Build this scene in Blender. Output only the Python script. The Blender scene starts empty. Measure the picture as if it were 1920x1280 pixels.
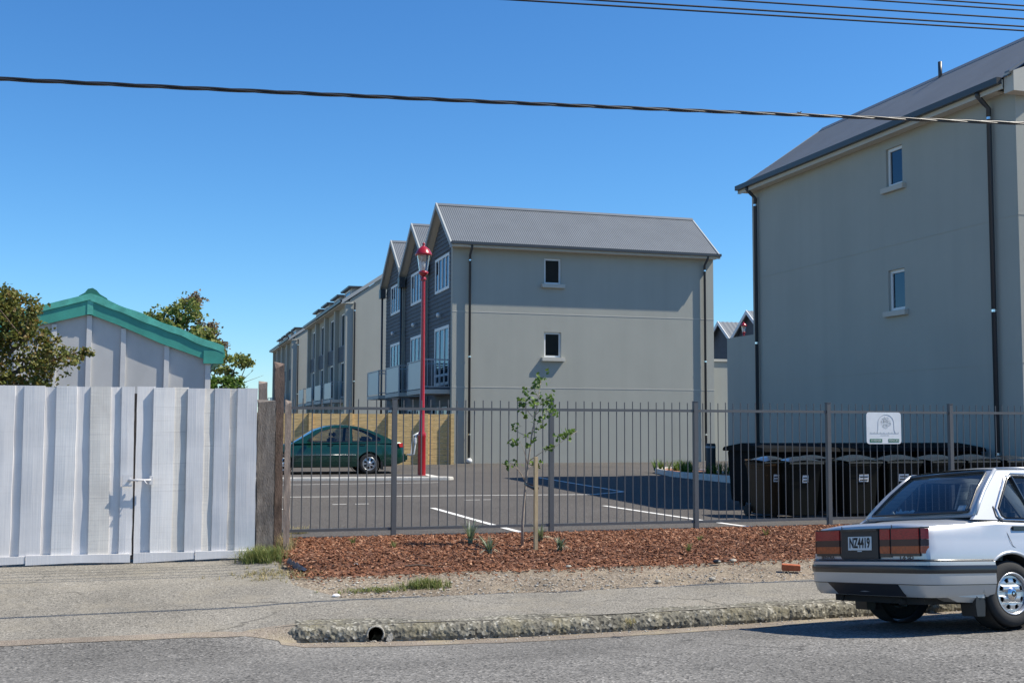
import bpy, bmesh, math, random
from mathutils import Vector, Matrix, noise
from mathutils.geometry import tessellate_polygon
R = math.radians
rnd = random.Random(7)
scene = bpy.context.scene
col = scene.collection

# ---------------------------------------------------------------- camera
cam = bpy.data.cameras.new('camera')
cam_ob = bpy.data.objects.new('camera', cam); col.objects.link(cam_ob)
cam.sensor_width = 36.0; cam.lens = 36.0 * 2149.19 / 1920.0
cam.clip_start = 0.1; cam.clip_end = 3000
PI_, RO_, YA_ = 0.07212, 0.00355, 0.28986
fwd = Vector((math.sin(YA_) * math.cos(PI_), math.cos(YA_) * math.cos(PI_), math.sin(PI_)))
right0 = Vector((math.cos(YA_), -math.sin(YA_), 0))
up0 = right0.cross(fwd)
# clockwise image roll
right = right0 * math.cos(RO_) + up0 * math.sin(RO_)
up = up0 * math.cos(RO_) - right0 * math.sin(RO_)
m = Matrix((right, up, -fwd)).transposed().to_4x4()
m.translation = Vector((0, 0, 1.64))
cam_ob.matrix_world = m
scene.camera = cam_ob

# ---------------------------------------------------------------- sky, sun, exposure
SUNV = Vector((0.76, -0.235, 1.0)).normalized()
world = bpy.data.worlds.new('World'); scene.world = world; world.use_nodes = True
wn = world.node_tree.nodes; wl = world.node_tree.links
sky = wn.new('ShaderNodeTexSky'); sky.sky_type = 'NISHITA'; sky.sun_disc = False
sky.sun_elevation = math.asin(SUNV.z); sky.sun_rotation = math.atan2(SUNV.x, SUNV.y)
sky.air_density = 1.0; sky.dust_density = 0.0; sky.ozone_density = 6; sky.altitude = 0
sp_ = wn.new('ShaderNodeSeparateColor'); cb_ = wn.new('ShaderNodeCombineColor'); wl.new(sky.outputs[0], sp_.inputs[0])     # the camera's colour response
for i_, (g_, k_) in enumerate(((1.30, .34), (1.12, .59), (1.0, .84))):
    p_ = wn.new('ShaderNodeMath'); p_.operation = 'POWER'; p_.inputs[1].default_value = g_; wl.new(sp_.outputs[i_], p_.inputs[0])
    q_ = wn.new('ShaderNodeMath'); q_.operation = 'MULTIPLY'; q_.inputs[1].default_value = k_; wl.new(p_.outputs[0], q_.inputs[0]); wl.new(q_.outputs[0], cb_.inputs[i_])
wl.new(cb_.outputs[0], wn['Background'].inputs[0]); wn['Background'].inputs[1].default_value = 0.135
sun = bpy.data.lights.new('sun', 'SUN'); sun.energy = 4.9; sun.angle = R(0.5); sun.color = (1.0, 0.93, 0.80)
sun_ob = bpy.data.objects.new('sun', sun); col.objects.link(sun_ob)
sun_ob.rotation_euler = SUNV.to_track_quat('Z', 'Y').to_euler(); sun_ob.location = (10, -10, 40)
vs = scene.view_settings; vs.view_transform = 'Standard'; vs.look = 'None'; vs.exposure = 0.50; vs.gamma = 1.0; vs.use_curve_mapping = False

# ---------------------------------------------------------------- materials
def mat(name, c, rough=.8, metal=0., var=0., vs_=6., bump=0., bs=60., spec=.5, coat=0., c2=None, detail=6, stretch=None, trans=None, vlo=.35, vhi=.65):
    m = bpy.data.materials.new(name); m.use_nodes = True
    nt = m.node_tree; b = nt.nodes['Principled BSDF']
    b.inputs['Roughness'].default_value = rough; b.inputs['Metallic'].default_value = metal
    b.inputs['Specular IOR Level'].default_value = spec
    if coat: b.inputs['Coat Weight'].default_value = coat; b.inputs['Coat Roughness'].default_value = .06
    b.inputs['Base Color'].default_value = (*c, 1)
    tc = nt.nodes.new('ShaderNodeTexCoord'); src = tc.outputs['Object']
    if stretch:
        mp = nt.nodes.new('ShaderNodeMapping'); mp.inputs['Scale'].default_value = stretch
        nt.links.new(src, mp.inputs[0]); src = mp.outputs[0]
    if var or c2:
        n = nt.nodes.new('ShaderNodeTexNoise'); n.inputs['Scale'].default_value = vs_; n.inputs['Detail'].default_value = detail
        n.inputs['Roughness'].default_value = .62
        nt.links.new(src, n.inputs['Vector'])
        r = nt.nodes.new('ShaderNodeValToRGB'); r.color_ramp.elements[0].position = vlo; r.color_ramp.elements[1].position = vhi
        if c2 is None:
            a = tuple(x * (1 - var) for x in c); d = tuple(min(1, x * (1 + var)) for x in c)
        else: a, d = c, c2
        r.color_ramp.elements[0].color = (*a, 1); r.color_ramp.elements[1].color = (*d, 1)
        nt.links.new(n.outputs['Fac'], r.inputs[0]); nt.links.new(r.outputs[0], b.inputs['Base Color'])
        m['ramp'] = r.name
    if bump:
        n2 = nt.nodes.new('ShaderNodeTexNoise'); n2.inputs['Scale'].default_value = bs; n2.inputs['Detail'].default_value = 4
        nt.links.new(src, n2.inputs['Vector'])
        bp = nt.nodes.new('ShaderNodeBump'); bp.inputs['Strength'].default_value = bump; bp.inputs['Distance'].default_value = .01
        nt.links.new(n2.outputs['Fac'], bp.inputs['Height']); nt.links.new(bp.outputs[0], b.inputs['Normal'])
    if trans is not None:
        t = nt.nodes.new('ShaderNodeBsdfTranslucent'); t.inputs[0].default_value = (*trans, 1)
        mx = nt.nodes.new('ShaderNodeMixShader'); mx.inputs[0].default_value = .3
        nt.links.new(b.outputs[0], mx.inputs[1]); nt.links.new(t.outputs[0], mx.inputs[2])
        nt.links.new(mx.outputs[0], nt.nodes['Material Output'].inputs[0])
    return m

def speckle(name, base, dark, light, scale=90, big=1.2, bigvar=.18, bump=.6, rough=.95, stain=None, stain_scale=.8, crack=None):
    """aggregate surface: large soft patches, coarse chips (voronoi), fine grain"""
    m = bpy.data.materials.new(name); m.use_nodes = True; nt = m.node_tree; N = nt.nodes.new; L = nt.links.new
    b = nt.nodes['Principled BSDF']; b.inputs['Roughness'].default_value = rough; b.inputs['Specular IOR Level'].default_value = .25
    tc = N('ShaderNodeTexCoord'); o = tc.outputs['Object']
    v = N('ShaderNodeTexVoronoi'); v.inputs['Scale'].default_value = scale; L(o, v.inputs['Vector'])
    sep = N('ShaderNodeSeparateColor'); L(v.outputs['Color'], sep.inputs[0])
    r = N('ShaderNodeValToRGB'); e = r.color_ramp.elements
    e[0].position = 0.0; e[0].color = (*dark, 1); e[1].position = 1.0; e[1].color = (*light, 1)
    k = e.new(.16); k.color = (*[(a * .5 + c * .5) for a, c in zip(dark, base)], 1)
    k = e.new(.3); k.color = (*base, 1); k = e.new(.8); k.color = (*[x * 1.08 for x in base], 1)
    L(sep.outputs[0], r.inputs[0])
    n = N('ShaderNodeTexNoise'); n.inputs['Scale'].default_value = big; n.inputs['Detail'].default_value = 7; n.inputs['Roughness'].default_value = .6; L(o, n.inputs['Vector'])
    mr = N('ShaderNodeMapRange'); mr.inputs[1].default_value = .3; mr.inputs[2].default_value = .7
    mr.inputs[3].default_value = 1 - bigvar; mr.inputs[4].default_value = 1 + bigvar; L(n.outputs['Fac'], mr.inputs[0])
    mul = N('ShaderNodeVectorMath'); mul.operation = 'SCALE'; L(r.outputs[0], mul.inputs[0]); L(mr.outputs[0], mul.inputs['Scale'])
    out = mul.outputs[0]
    if stain:
        n3 = N('ShaderNodeTexNoise'); n3.inputs['Scale'].default_value = stain_scale; n3.inputs['Detail'].default_value = 9; n3.inputs['Roughness'].default_value = .7
        mp = N('ShaderNodeMapping'); mp.inputs['Location'].default_value = (3.3, 8.1, 0); L(o, mp.inputs[0]); L(mp.outputs[0], n3.inputs['Vector'])
        m3 = N('ShaderNodeMapRange'); m3.inputs[1].default_value = .5; m3.inputs[2].default_value = .68; m3.inputs[4].default_value = .6; L(n3.outputs['Fac'], m3.inputs[0])
        mx = N('ShaderNodeMix'); mx.data_type = 'RGBA'; L(m3.outputs[0], mx.inputs[0]); L(out, mx.inputs[6]); mx.inputs[7].default_value = (*stain, 1); out = mx.outputs[2]
    if crack:
        wn2 = N('ShaderNodeTexNoise'); wn2.inputs['Scale'].default_value = 1.6; wn2.inputs['Detail'].default_value = 6; L(o, wn2.inputs['Vector'])
        av = N('ShaderNodeVectorMath'); av.operation = 'MULTIPLY_ADD'; av.inputs[1].default_value = (.9, .9, 0); L(wn2.outputs['Color'], av.inputs[0]); L(o, av.inputs[2])
        vc = N('ShaderNodeTexVoronoi'); vc.feature = 'DISTANCE_TO_EDGE'; vc.inputs['Scale'].default_value = crack[0]; L(av.outputs[0], vc.inputs['Vector'])
        mc = N('ShaderNodeMapRange'); mc.inputs[1].default_value = .001; mc.inputs[2].default_value = .006; mc.inputs[3].default_value = .55; mc.inputs[4].default_value = 0; L(vc.outputs['Distance'], mc.inputs[0])
        mk = N('ShaderNodeMapRange'); mk.inputs[1].default_value = .48; mk.inputs[2].default_value = .56; L(n.outputs['Fac'], mk.inputs[0]); mm_ = N('ShaderNodeMath'); mm_.operation = 'MULTIPLY'; L(mc.outputs[0], mm_.inputs[0]); L(mk.outputs[0], mm_.inputs[1])
        mx2 = N('ShaderNodeMix'); mx2.data_type = 'RGBA'; L(mm_.outputs[0], mx2.inputs[0]); L(out, mx2.inputs[6]); mx2.inputs[7].default_value = (*[q * .25 for q in base], 1); out = mx2.outputs[2]
    L(out, b.inputs['Base Color'])
    bp = N('ShaderNodeBump'); bp.inputs['Strength'].default_value = bump; bp.inputs['Distance'].default_value = .006
    ad = N('ShaderNodeMath'); ad.operation = 'ADD'; L(v.outputs['Distance'], ad.inputs[0])
    n4 = N('ShaderNodeTexNoise'); n4.inputs['Scale'].default_value = scale * .5; n4.inputs['Detail'].default_value = 5; L(o, n4.inputs['Vector']); L(n4.outputs['Fac'], ad.inputs[1])
    L(ad.outputs[0], bp.inputs['Height']); L(bp.outputs[0], b.inputs['Normal'])
    return m

def glassy(name, tint, mixf=.5, rough=.02, gc=(.9, .95, 1)):
    """window pane: dark see-through tint plus sky reflection"""
    m = bpy.data.materials.new(name); m.use_nodes = True; nt = m.node_tree; N = nt.nodes.new; L = nt.links.new
    for n in list(nt.nodes):
        if n.type == 'BSDF_PRINCIPLED': nt.nodes.remove(n)
    t = N('ShaderNodeBsdfTransparent'); t.inputs[0].default_value = (*tint, 1)
    g = N('ShaderNodeBsdfGlossy'); g.inputs['Roughness'].default_value = rough; g.inputs[0].default_value = (*gc, 1)
    ge = N('ShaderNodeNewGeometry'); dt = N('ShaderNodeVectorMath'); dt.operation = 'DOT_PRODUCT'; L(ge.outputs['Incoming'], dt.inputs[0]); L(ge.outputs['Normal'], dt.inputs[1])
    ab = N('ShaderNodeMath'); ab.operation = 'ABSOLUTE'; L(dt.outputs['Value'], ab.inputs[0]); iv = N('ShaderNodeMath'); iv.operation = 'SUBTRACT'; iv.inputs[0].default_value = 1; L(ab.outputs[0], iv.inputs[1])
    pw = N('ShaderNodeMath'); pw.operation = 'POWER'; pw.inputs[1].default_value = 4.0; L(iv.outputs[0], pw.inputs[0])
    a = N('ShaderNodeMath'); a.operation = 'MULTIPLY_ADD'; a.inputs[1].default_value = .9; a.inputs[2].default_value = .06 + mixf; a.use_clamp = True; L(pw.outputs[0], a.inputs[0])
    mx = N('ShaderNodeMixShader'); L(a.outputs[0], mx.inputs[0]); L(t.outputs[0], mx.inputs[1]); L(g.outputs[0], mx.inputs[2])
    L(mx.outputs[0], nt.nodes['Material Output'].inputs[0])
    return m

M = {}
def plaster(name, c):
    m = mat(name, c, .92, var=.025, vs_=.7, bump=.25, bs=140); nt = m.node_tree; N = nt.nodes.new; L = nt.links.new; b = nt.nodes['Principled BSDF']; tc = nt.nodes['Texture Coordinate']
    w = N('ShaderNodeTexNoise'); w.inputs['Scale'].default_value = 1; w.inputs['Detail'].default_value = 5; mp = N('ShaderNodeMapping'); mp.inputs['Scale'].default_value = (2.6, 2.6, .16); L(tc.outputs['Object'], mp.inputs[0]); L(mp.outputs[0], w.inputs['Vector'])
    mr = N('ShaderNodeMapRange'); mr.inputs[1].default_value = .35; mr.inputs[2].default_value = .75; mr.inputs[3].default_value = 1.015; mr.inputs[4].default_value = .955; L(w.outputs['Fac'], mr.inputs[0])
    sc = N('ShaderNodeVectorMath'); sc.operation = 'SCALE'; src = b.inputs['Base Color'].links[0].from_socket; L(src, sc.inputs[0]); L(mr.outputs[0], sc.inputs['Scale']); L(sc.outputs[0], b.inputs['Base Color'])
    return m
M['plaster'] = plaster('plaster', (.385, .385, .338))
M['plaster_edge'] = mat('plaster_edge', (.52, .50, .44), .9, var=.04, vs_=2)
M['board'] = mat('weatherboard', (.075, .085, .10), .7, var=.10, vs_=2)
M['roof'] = mat('corrugated_steel', (.135, .15, .165), .5, var=.06, vs_=1.2, metal=.1)
M['gutter'] = mat('gutter_steel', (.045, .052, .06), .42)
M['bargeboard'] = mat('barge_paint', (.36, .38, .38), .6)
M['soffit'] = mat('soffit_board', (.62, .58, .50), .8)
M['white'] = mat('white_trim', (.72, .73, .72), .5)
M['win'] = glassy('window_glass', (.16, .20, .24), .10, gc=(.42, .52, .62))
M['windark'] = glassy('window_glass_open', (.06, .06, .06), .02)
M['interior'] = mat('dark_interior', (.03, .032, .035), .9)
M['curtain'] = mat('pale_blind', (.35, .38, .40), .9)
M['rail'] = mat('balcony_paint', (.33, .36, .38), .5)
M['frost'] = mat('balcony_panel', (.36, .39, .42), .4)
M['asphalt'] = speckle('asphalt', (.088, .080, .073), (.045, .042, .04), (.17, .16, .145), 60, .35, .12, .3, stain=(.105, .098, .09), stain_scale=.3)
M['paint'] = mat('road_paint', (.75, .74, .70), .8, var=.12, vs_=9)
M['road'] = speckle('chip_seal', (.168, .161, .148), (.035, .034, .033), (.34, .325, .30), 58, .55, .24, .8, stain=(.14, .135, .125), stain_scale=.5, crack=(.35, .06))
M['path'] = speckle('old_footpath', (.218, .202, .172), (.10, .093, .08), (.35, .325, .275), 72, .7, .22, .5, stain=(.275, .245, .19), stain_scale=1.1, crack=(.3, .1))
M['gutterc'] = speckle('channel_concrete', (.24, .20, .16), (.12, .10, .08), (.36, .32, .26), 120, 2.0, .2, .5, stain=(.36, .31, .2), stain_scale=2.2)
M['dirt'] = speckle('bare_dirt', (.215, .175, .13), (.10, .08, .06), (.40, .35, .28), 50, 1.6, .26, 1.3, stain=(.33, .27, .19), stain_scale=2.2)
M['kerb'] = speckle('pebble_concrete', (.165, .155, .125), (.045, .042, .036), (.40, .38, .32), 38, 2.5, .25, 1.0, stain=(.26, .23, .14), stain_scale=2.5)
M['ground'] = speckle('waste_ground', (.20, .18, .13), (.1, .09, .07), (.3, .27, .2), 30, .1, .2)
M['fence'] = mat('fence_steel', (.10, .105, .11), .5, metal=.0, var=.05)
M['pine'] = mat('treated_pine', (.60, .42, .19), .85, var=.22, vs_=4, stretch=(1, 1, 6), bump=.3, bs=50)
M['stake'] = mat('stake_wood', (.50, .38, .22), .85, var=.15, vs_=9, stretch=(6, 6, 1))
M['red'] = mat('red_enamel', (.34, .010, .018), .3, coat=.5)
M['lampglass'] = glassy('lamp_glass', (.85, .87, .88), .25)
M['black'] = mat('black_plastic', (.018, .019, .02), .45)
M['rubber'] = mat('tyre_rubber', (.022, .022, .023), .85, bump=.15, bs=90)
M['bin'] = mat('bin_plastic', (.005, .0055, .004), .6, var=.3, vs_=5, spec=.18)
M['binlid'] = mat('bin_lid', (.022, .023, .024), .22, var=.3, vs_=9, coat=.7, spec=.8)
M['binbrown'] = mat('bin_brown', (.045, .026, .012), .6, spec=.2)
M['skip'] = mat('skip_plastic', (.005, .0055, .006), .8, spec=.1)
M['shedwall'] = mat('shed_sheet', (.49, .485, .475), .85, var=.08, vs_=1.6, stretch=(1, 1, .5))
M['shedbatten'] = mat('shed_batten', (.60, .59, .575), .8, var=.05, vs_=3)
M['teal'] = mat('teal_paint', (.05, .30, .235), .55, var=.12, vs_=3)
M['teal3'] = mat('teal_ridge', (.025, .17, .125), .5)
M['teal2'] = mat('teal_flashing', (.10, .42, .33), .45, var=.2, vs_=6)
M['oldpost'] = mat('weathered_post', (.12, .10, .085), .95, c2=(.22, .19, .165), vs_=7, stretch=(3, 3, .6), bump=.9, bs=45)
M['rustpost'] = mat('brown_post', (.09, .062, .048), .9, c2=(.20, .14, .11), vs_=5, stretch=(3, 3, .7), bump=.7, bs=40)
M['paling'] = mat('grey_paling', (.22, .17, .14), .95, c2=(.36, .29, .24), vs_=8, stretch=(3, 3, .5), bump=.6, bs=60)
M['bark'] = mat('tree_bark', (.14, .10, .075), .9, var=.25, vs_=12, bump=.6, bs=40)
M['stem'] = mat('sapling_bark', (.30, .25, .20), .85, var=.2, vs_=20)
M['cable'] = mat('twisted_cable', (.02, .02, .022), .38)
M['wire'] = mat('wire', (.012, .012, .014), .8)
M['silver'] = mat('silver_paint', (.50, .51, .52), .32, metal=.35, coat=.4)
M['chrome'] = mat('chrome', (.75, .75, .76), .15, metal=1)
M['rim'] = mat('rim_paint', (.50, .51, .53), .3, metal=.7)
M['trim'] = mat('car_black_trim', (.014, .015, .018), .32, coat=.3)
M['redlens'] = mat('red_lens', (.36, .012, .010), .3, coat=.15, var=.35, vs_=30, stretch=(1, 1, 4))
M['amberlens'] = mat('amber_lens', (.42, .075, .012), .3, coat=.15, var=.3, vs_=30)
M['smokelens'] = mat('smoke_lens', (.055, .014, .010), .35, coat=.1)
M['carglass'] = glassy('car_glass', (.62, .68, .70), .0, .01, gc=(.75, .82, .9))
M['carint'] = mat('car_interior', (.028, .03, .034), .8)
M['paper'] = mat('paper', (.75, .75, .75), .8)
M['plate'] = mat('number_plate', (.62, .64, .64), .4)
M['ink'] = mat('black_ink', (.01, .01, .01), .6)
M['under'] = mat('underbody', (.02, .02, .02), .9)
M['greenpaint'] = mat('green_paint', (.003, .045, .032), .25, metal=.2, coat=.6)
M['signface'] = mat('sign_face', (.72, .76, .78), .4, var=.05, vs_=4)
M['signgrey'] = mat('sign_print', (.38, .43, .45), .6)
M['signgreen'] = mat('sign_green', (.02, .16, .085), .6)
M['brick'] = mat('brick_red', (.42, .12, .05), .9, var=.15, vs_=20)
M['stone'] = mat('stone', (.40, .37, .31), .9, var=.25, vs_=12, bump=.5)
M['polythene'] = mat('black_polythene', (.03, .033, .045), .3)
M['flax'] = mat('flax_leaf', (.10, .16, .07), .5, c2=(.42, .46, .34), vs_=14, trans=(.15, .2, .08))
M['kerbwhite'] = mat('white_kerb', (.62, .60, .55), .85, var=.12, vs_=6)

# mulch: colour differs chip by chip (vertex-free: random per mesh island)
def island_mat(name, cols, rough=.9, trans=None, spec=.3):
    m = bpy.data.materials.new(name); m.use_nodes = True; nt = m.node_tree; b = nt.nodes['Principled BSDF']
    b.inputs['Roughness'].default_value = rough; b.inputs['Specular IOR Level'].default_value = spec
    g = nt.nodes.new('ShaderNodeNewGeometry'); r = nt.nodes.new('ShaderNodeValToRGB'); e = r.color_ramp.elements
    while len(e) > 1: e.remove(e[-1])
    e[0].position = 0; e[0].color = (*cols[0], 1)
    for i, c in enumerate(cols[1:], 1):
        k = e.new(i / (len(cols) - 1)); k.color = (*c, 1)
    nt.links.new(g.outputs['Random Per Island'], r.inputs[0]); nt.links.new(r.outputs[0], b.inputs['Base Color'])
    if trans is not None:
        t = nt.nodes.new('ShaderNodeBsdfTranslucent'); nt.links.new(r.outputs[0], t.inputs[0])
        mx = nt.nodes.new('ShaderNodeMixShader'); mx.inputs[0].default_value = trans
        nt.links.new(b.outputs[0], mx.inputs[1]); nt.links.new(t.outputs[0], mx.inputs[2]); nt.links.new(mx.outputs[0], nt.nodes['Material Output'].inputs[0])
    return m
M['chips'] = island_mat('bark_chips', [(.06, .026, .014), (.18, .068, .030), (.25, .108, .055), (.14, .058, .032), (.35, .165, .088), (.20, .080, .042), (.29, .15, .09), (.50, .29, .18)])
M['leaf_olive'] = island_mat('olive_leaves', [(.085, .11, .025), (.16, .19, .04), (.22, .20, .055), (.10, .13, .03), (.30, .28, .08), (.21, .12, .04), (.14, .17, .035)], .5, .4, .4)
M['leaf_green'] = island_mat('green_leaves', [(.05, .11, .018), (.11, .20, .035), (.07, .14, .025), (.21, .31, .06), (.035, .075, .015)], .5, .4, .4)
M['leaf_mid'] = island_mat('mid_leaves', [(.11, .15, .03), (.20, .24, .055), (.28, .30, .08), (.13, .16, .04), (.33, .34, .11), (.17, .14, .05)], .5, .4, .4)
M['leaf_brown'] = island_mat('brown_leaves', [(.17, .12, .075), (.24, .17, .10), (.12, .09, .055), (.18, .16, .07)], .6, .3, .3)
M['grass'] = island_mat('grass_blades', [(.14, .19, .05), (.24, .26, .08), (.10, .15, .035), (.38, .34, .15)], .6, .3)
M['drygrass'] = island_mat('dry_blades', [(.40, .32, .16), (.50, .42, .24), (.30, .25, .12), (.26, .27, .10)], .7, .3)
M['pebbles'] = island_mat('pebbles', [(.30, .28, .24), (.42, .40, .35), (.20, .18, .16), (.50, .48, .43), (.34, .28, .20)], .9)

# ---------------------------------------------------------------- helpers
def tag(o, label=None, cat=None, group=None, kind=None):
    if label: o['label'] = label
    if cat: o['category'] = cat
    if group: o['group'] = group
    if kind: o['kind'] = kind
    return o
ROOT = {}
def thing(name, label, cat, loc=(0, 0, 0), group=None, matrix=None):
    o = bpy.data.objects.new(name, None); col.objects.link(o); o.empty_display_size = .2
    mw = matrix if matrix is not None else Matrix.Translation(loc)
    o.matrix_world = mw; ROOT[o.name] = mw.inverted()
    return tag(o, label, cat, group)
def rootinv(o):
    while o.parent: o = o.parent
    return ROOT.get(o.name, Matrix.Identity(4))

class MB:
    def __init__(s): s.v = []; s.f = []
    def add(s, vs, fs):
        n = len(s.v); s.v += [tuple(v) for v in vs]; s.f += [tuple(i + n for i in f) for f in fs]; return s
    def box(s, a, b):
        x0, y0, z0 = a; x1, y1, z1 = b
        return s.add([(x0, y0, z0), (x1, y0, z0), (x1, y1, z0), (x0, y1, z0), (x0, y0, z1), (x1, y0, z1), (x1, y1, z1), (x0, y1, z1)],
                     [(0, 3, 2, 1), (4, 5, 6, 7), (0, 1, 5, 4), (1, 2, 6, 5), (2, 3, 7, 6), (3, 0, 4, 7)])
    def tube(s, pts, r, n=8, caps=True):
        pts = [Vector(p) for p in pts]; rs = r if isinstance(r, (list, tuple)) else [r] * len(pts)
        rings = []; prev = None
        for i, p in enumerate(pts):
            d = (pts[min(i + 1, len(pts) - 1)] - pts[max(i - 1, 0)]).normalized()
            if prev is None:
                a = d.cross(Vector((0, 0, 1)));
                if a.length < .1: a = d.cross(Vector((0, 1, 0)))
            else: a = prev - d * prev.dot(d)
            a.normalize(); prev = a; b = d.cross(a)
            rings.append([p + (a * math.cos(2 * math.pi * k / n) + b * math.sin(2 * math.pi * k / n)) * rs[i] for k in range(n)])
        vs = [v for g in rings for v in g]; fs = []
        for i in range(len(pts) - 1):
            for k in range(n):
                k2 = (k + 1) % n; fs.append((i * n + k, i * n + k2, (i + 1) * n + k2, (i + 1) * n + k))
        if caps: fs.append(tuple(range(n))[::-1]); fs.append(tuple((len(pts) - 1) * n + k for k in range(n)))
        return s.add(vs, fs)
    def bar(s, p, q, w, h):
        """square section bar from p to q"""
        p = Vector(p); q = Vector(q); d = (q - p).normalized(); a = d.cross(Vector((0, 0, 1)))
        if a.length < .1: a = Vector((1, 0, 0))
        a.normalize(); b = d.cross(a).normalized(); vs = []
        for c in (p, q):
            for x, y in ((-1, -1), (1, -1), (1, 1), (-1, 1)): vs.append(c + a * x * w / 2 + b * y * h / 2)
        return s.add(vs, [(0, 3, 2, 1), (4, 5, 6, 7), (0, 1, 5, 4), (1, 2, 6, 5), (2, 3, 7, 6), (3, 0, 4, 7)])
    def lathe(s, prof, c=(0, 0, 0), axis='z', n=24):
        vs = []; fs = []
        for r, h in prof:
            for k in range(n):
                t = 2 * math.pi * k / n; a, b = r * math.cos(t), r * math.sin(t)
                p = (a, b, h) if axis == 'z' else ((a, h, b) if axis == 'y' else (h, a, b))
                vs.append((p[0] + c[0], p[1] + c[1], p[2] + c[2]))
        for i in range(len(prof) - 1):
            for k in range(n):
                k2 = (k + 1) % n; fs.append((i * n + k, i * n + k2, (i + 1) * n + k2, (i + 1) * n + k))
        return s.add(vs, fs)
    def prism(s, poly, f0, f1):
        """poly: 2D list; f0,f1 map (a,b)->3D for both caps"""
        n = len(poly)
        A = [f0(*p) for p in poly]; B = [f1(*p) for p in poly]
        return s.add(A + B, [tuple(range(n)), tuple(range(2 * n - 1, n - 1, -1))] + [(i, (i + 1) % n, n + (i + 1) % n, n + i) for i in range(n)])
    def panel(s, outer, holes, f, d):
        """flat panel with holes; f(a,b)->3D front; d vector to back face; walls round the outline and the holes"""
        loops = [outer] + list(holes); flat = [p for l in loops for p in l]; n = len(flat)
        F = [Vector(f(*p)) for p in flat]; dv = Vector(d); B = [p + dv for p in F]
        tris = tessellate_polygon([[Vector((p[0], p[1], 0)) for p in l] for l in loops])
        fs = [tuple(t) for t in tris] + [tuple(n + i for i in reversed(t)) for t in tris]
        k = 0
        for l in loops:
            c = len(l)
            for i in range(c): a, b = k + i, k + (i + 1) % c; fs.append((a, b, n + b, n + a))
            k += c
        return s.add(F + B, fs)
    def grid(s, nu, nv, f):
        vs = [f(i / nu, j / nv) for i in range(nu + 1) for j in range(nv + 1)]
        return s.add(vs, [(i * (nv + 1) + j, (i + 1) * (nv + 1) + j, (i + 1) * (nv + 1) + j + 1, i * (nv + 1) + j + 1) for i in range(nu) for j in range(nv)])
    def build(s, name, mt, parent=None, world=True, smooth=False, fix=True, bevel=0, label=None, cat=None, group=None, kind=None, autos=None):
        inv = rootinv(parent) if (parent is not None and world) else None
        org = None
        if parent is None and kind is None:      # origin at the foot of the thing
            xs = [v[0] for v in s.v]; ys = [v[1] for v in s.v]; zs = [v[2] for v in s.v]
            org = Vector(((min(xs) + max(xs)) / 2, (min(ys) + max(ys)) / 2, min(zs)))
        if inv is not None: vs = [inv @ Vector(v) for v in s.v]
        elif org is not None: vs = [Vector(v) - org for v in s.v]
        else: vs = s.v
        me = bpy.data.meshes.new(name); me.from_pydata([tuple(v) for v in vs], [], s.f)
        mats = mt if isinstance(mt, (list, tuple)) else [mt]
        for x in mats: me.materials.append(x)
        if fix or bevel:
            bm = bmesh.new(); bm.from_mesh(me)
            if fix: bmesh.ops.recalc_face_normals(bm, faces=bm.faces)
            if bevel: bmesh.ops.bevel(bm, geom=list(bm.edges), offset=bevel, segments=2, affect='EDGES', clamp_overlap=True)
            bm.to_mesh(me); bm.free()
        if smooth: me.shade_smooth()
        if autos: me.set_sharp_from_angle(angle=R(autos))
        o = bpy.data.objects.new(name, me); col.objects.link(o)
        if parent is not None: o.parent = parent
        elif org is not None: o.location = org
        return tag(o, label, cat, group, kind)

def textmesh(body, size, f, name, mt, parent, world=True, bold=0.0, width=None, extr=.001):
    """lettering as a mesh; f(a,b)->3D with a to the right, b up; text centred on 0,0"""
    cu = bpy.data.curves.new('t', 'FONT'); cu.body = body; cu.size = size; cu.align_x = 'CENTER'; cu.align_y = 'CENTER'; cu.offset = bold; cu.resolution_u = 3
    ob = bpy.data.objects.new('t', cu); col.objects.link(ob)
    dg = bpy.context.evaluated_depsgraph_get(); me = ob.evaluated_get(dg).to_mesh()
    vs = [v.co.copy() for v in me.vertices]; fs = [tuple(p.vertices) for p in me.polygons]
    bpy.data.objects.remove(ob); bpy.data.curves.remove(cu)
    if width and vs:
        w = max(v.x for v in vs) - min(v.x for v in vs); k = width / w
        for v in vs: v.x *= k
    mb = MB(); mb.add([f(v.x, v.y) for v in vs], fs)
    return mb.build(name, mt, parent, world=world, fix=False)

def copy_tree(o, parent=None):
    c = o.copy(); col.objects.link(c); c.parent = parent
    for ch in list(o.children): copy_tree(ch, c)
    return c

# ---------------------------------------------------------------- terrain shape
def lerp(a, b, t): return a + (b - a) * t
def interp(x, pts):
    if x <= pts[0][0]: return pts[0][1]
    for (x0, y0), (x1, y1) in zip(pts, pts[1:]):
        if x <= x1:
            t = (x - x0) / (x1 - x0); t = t * t * (3 - 2 * t) if False else t
            return lerp(y0, y1, t)
    return pts[-1][1]
KP = [(-40, 10.9), (-2, 10.88), (0, 10.84), (1.0, 10.76), (1.8, 10.62), (2.6, 10.52), (3.4, 10.48), (4.4, 10.50), (5.4, 10.55), (6.4, 10.61), (8, 10.68), (12, 10.8), (60, 10.8)]
def yk(x): return interp(x, KP)
def drive(x): return 1 - min(1, max(0, (x - .7) / .5))     # 1 on the driveway, 0 to the right of it
def zroad(x, y):
    d = yk(x) - y
    z = interp(d, [(-.5, -.37), (0, -.36), (.3, -.345), (1, -.27), (2, -.155), (3, -.065), (4, 0), (6, .07), (8, .10), (14, .08), (25, -.2)])
    dr = drive(x); return z + dr * max(0, (.09 - .09 * max(0, d) / 1.6)) + .006 * noise.noise(Vector((x * .7, y * .7, 0)))
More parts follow.
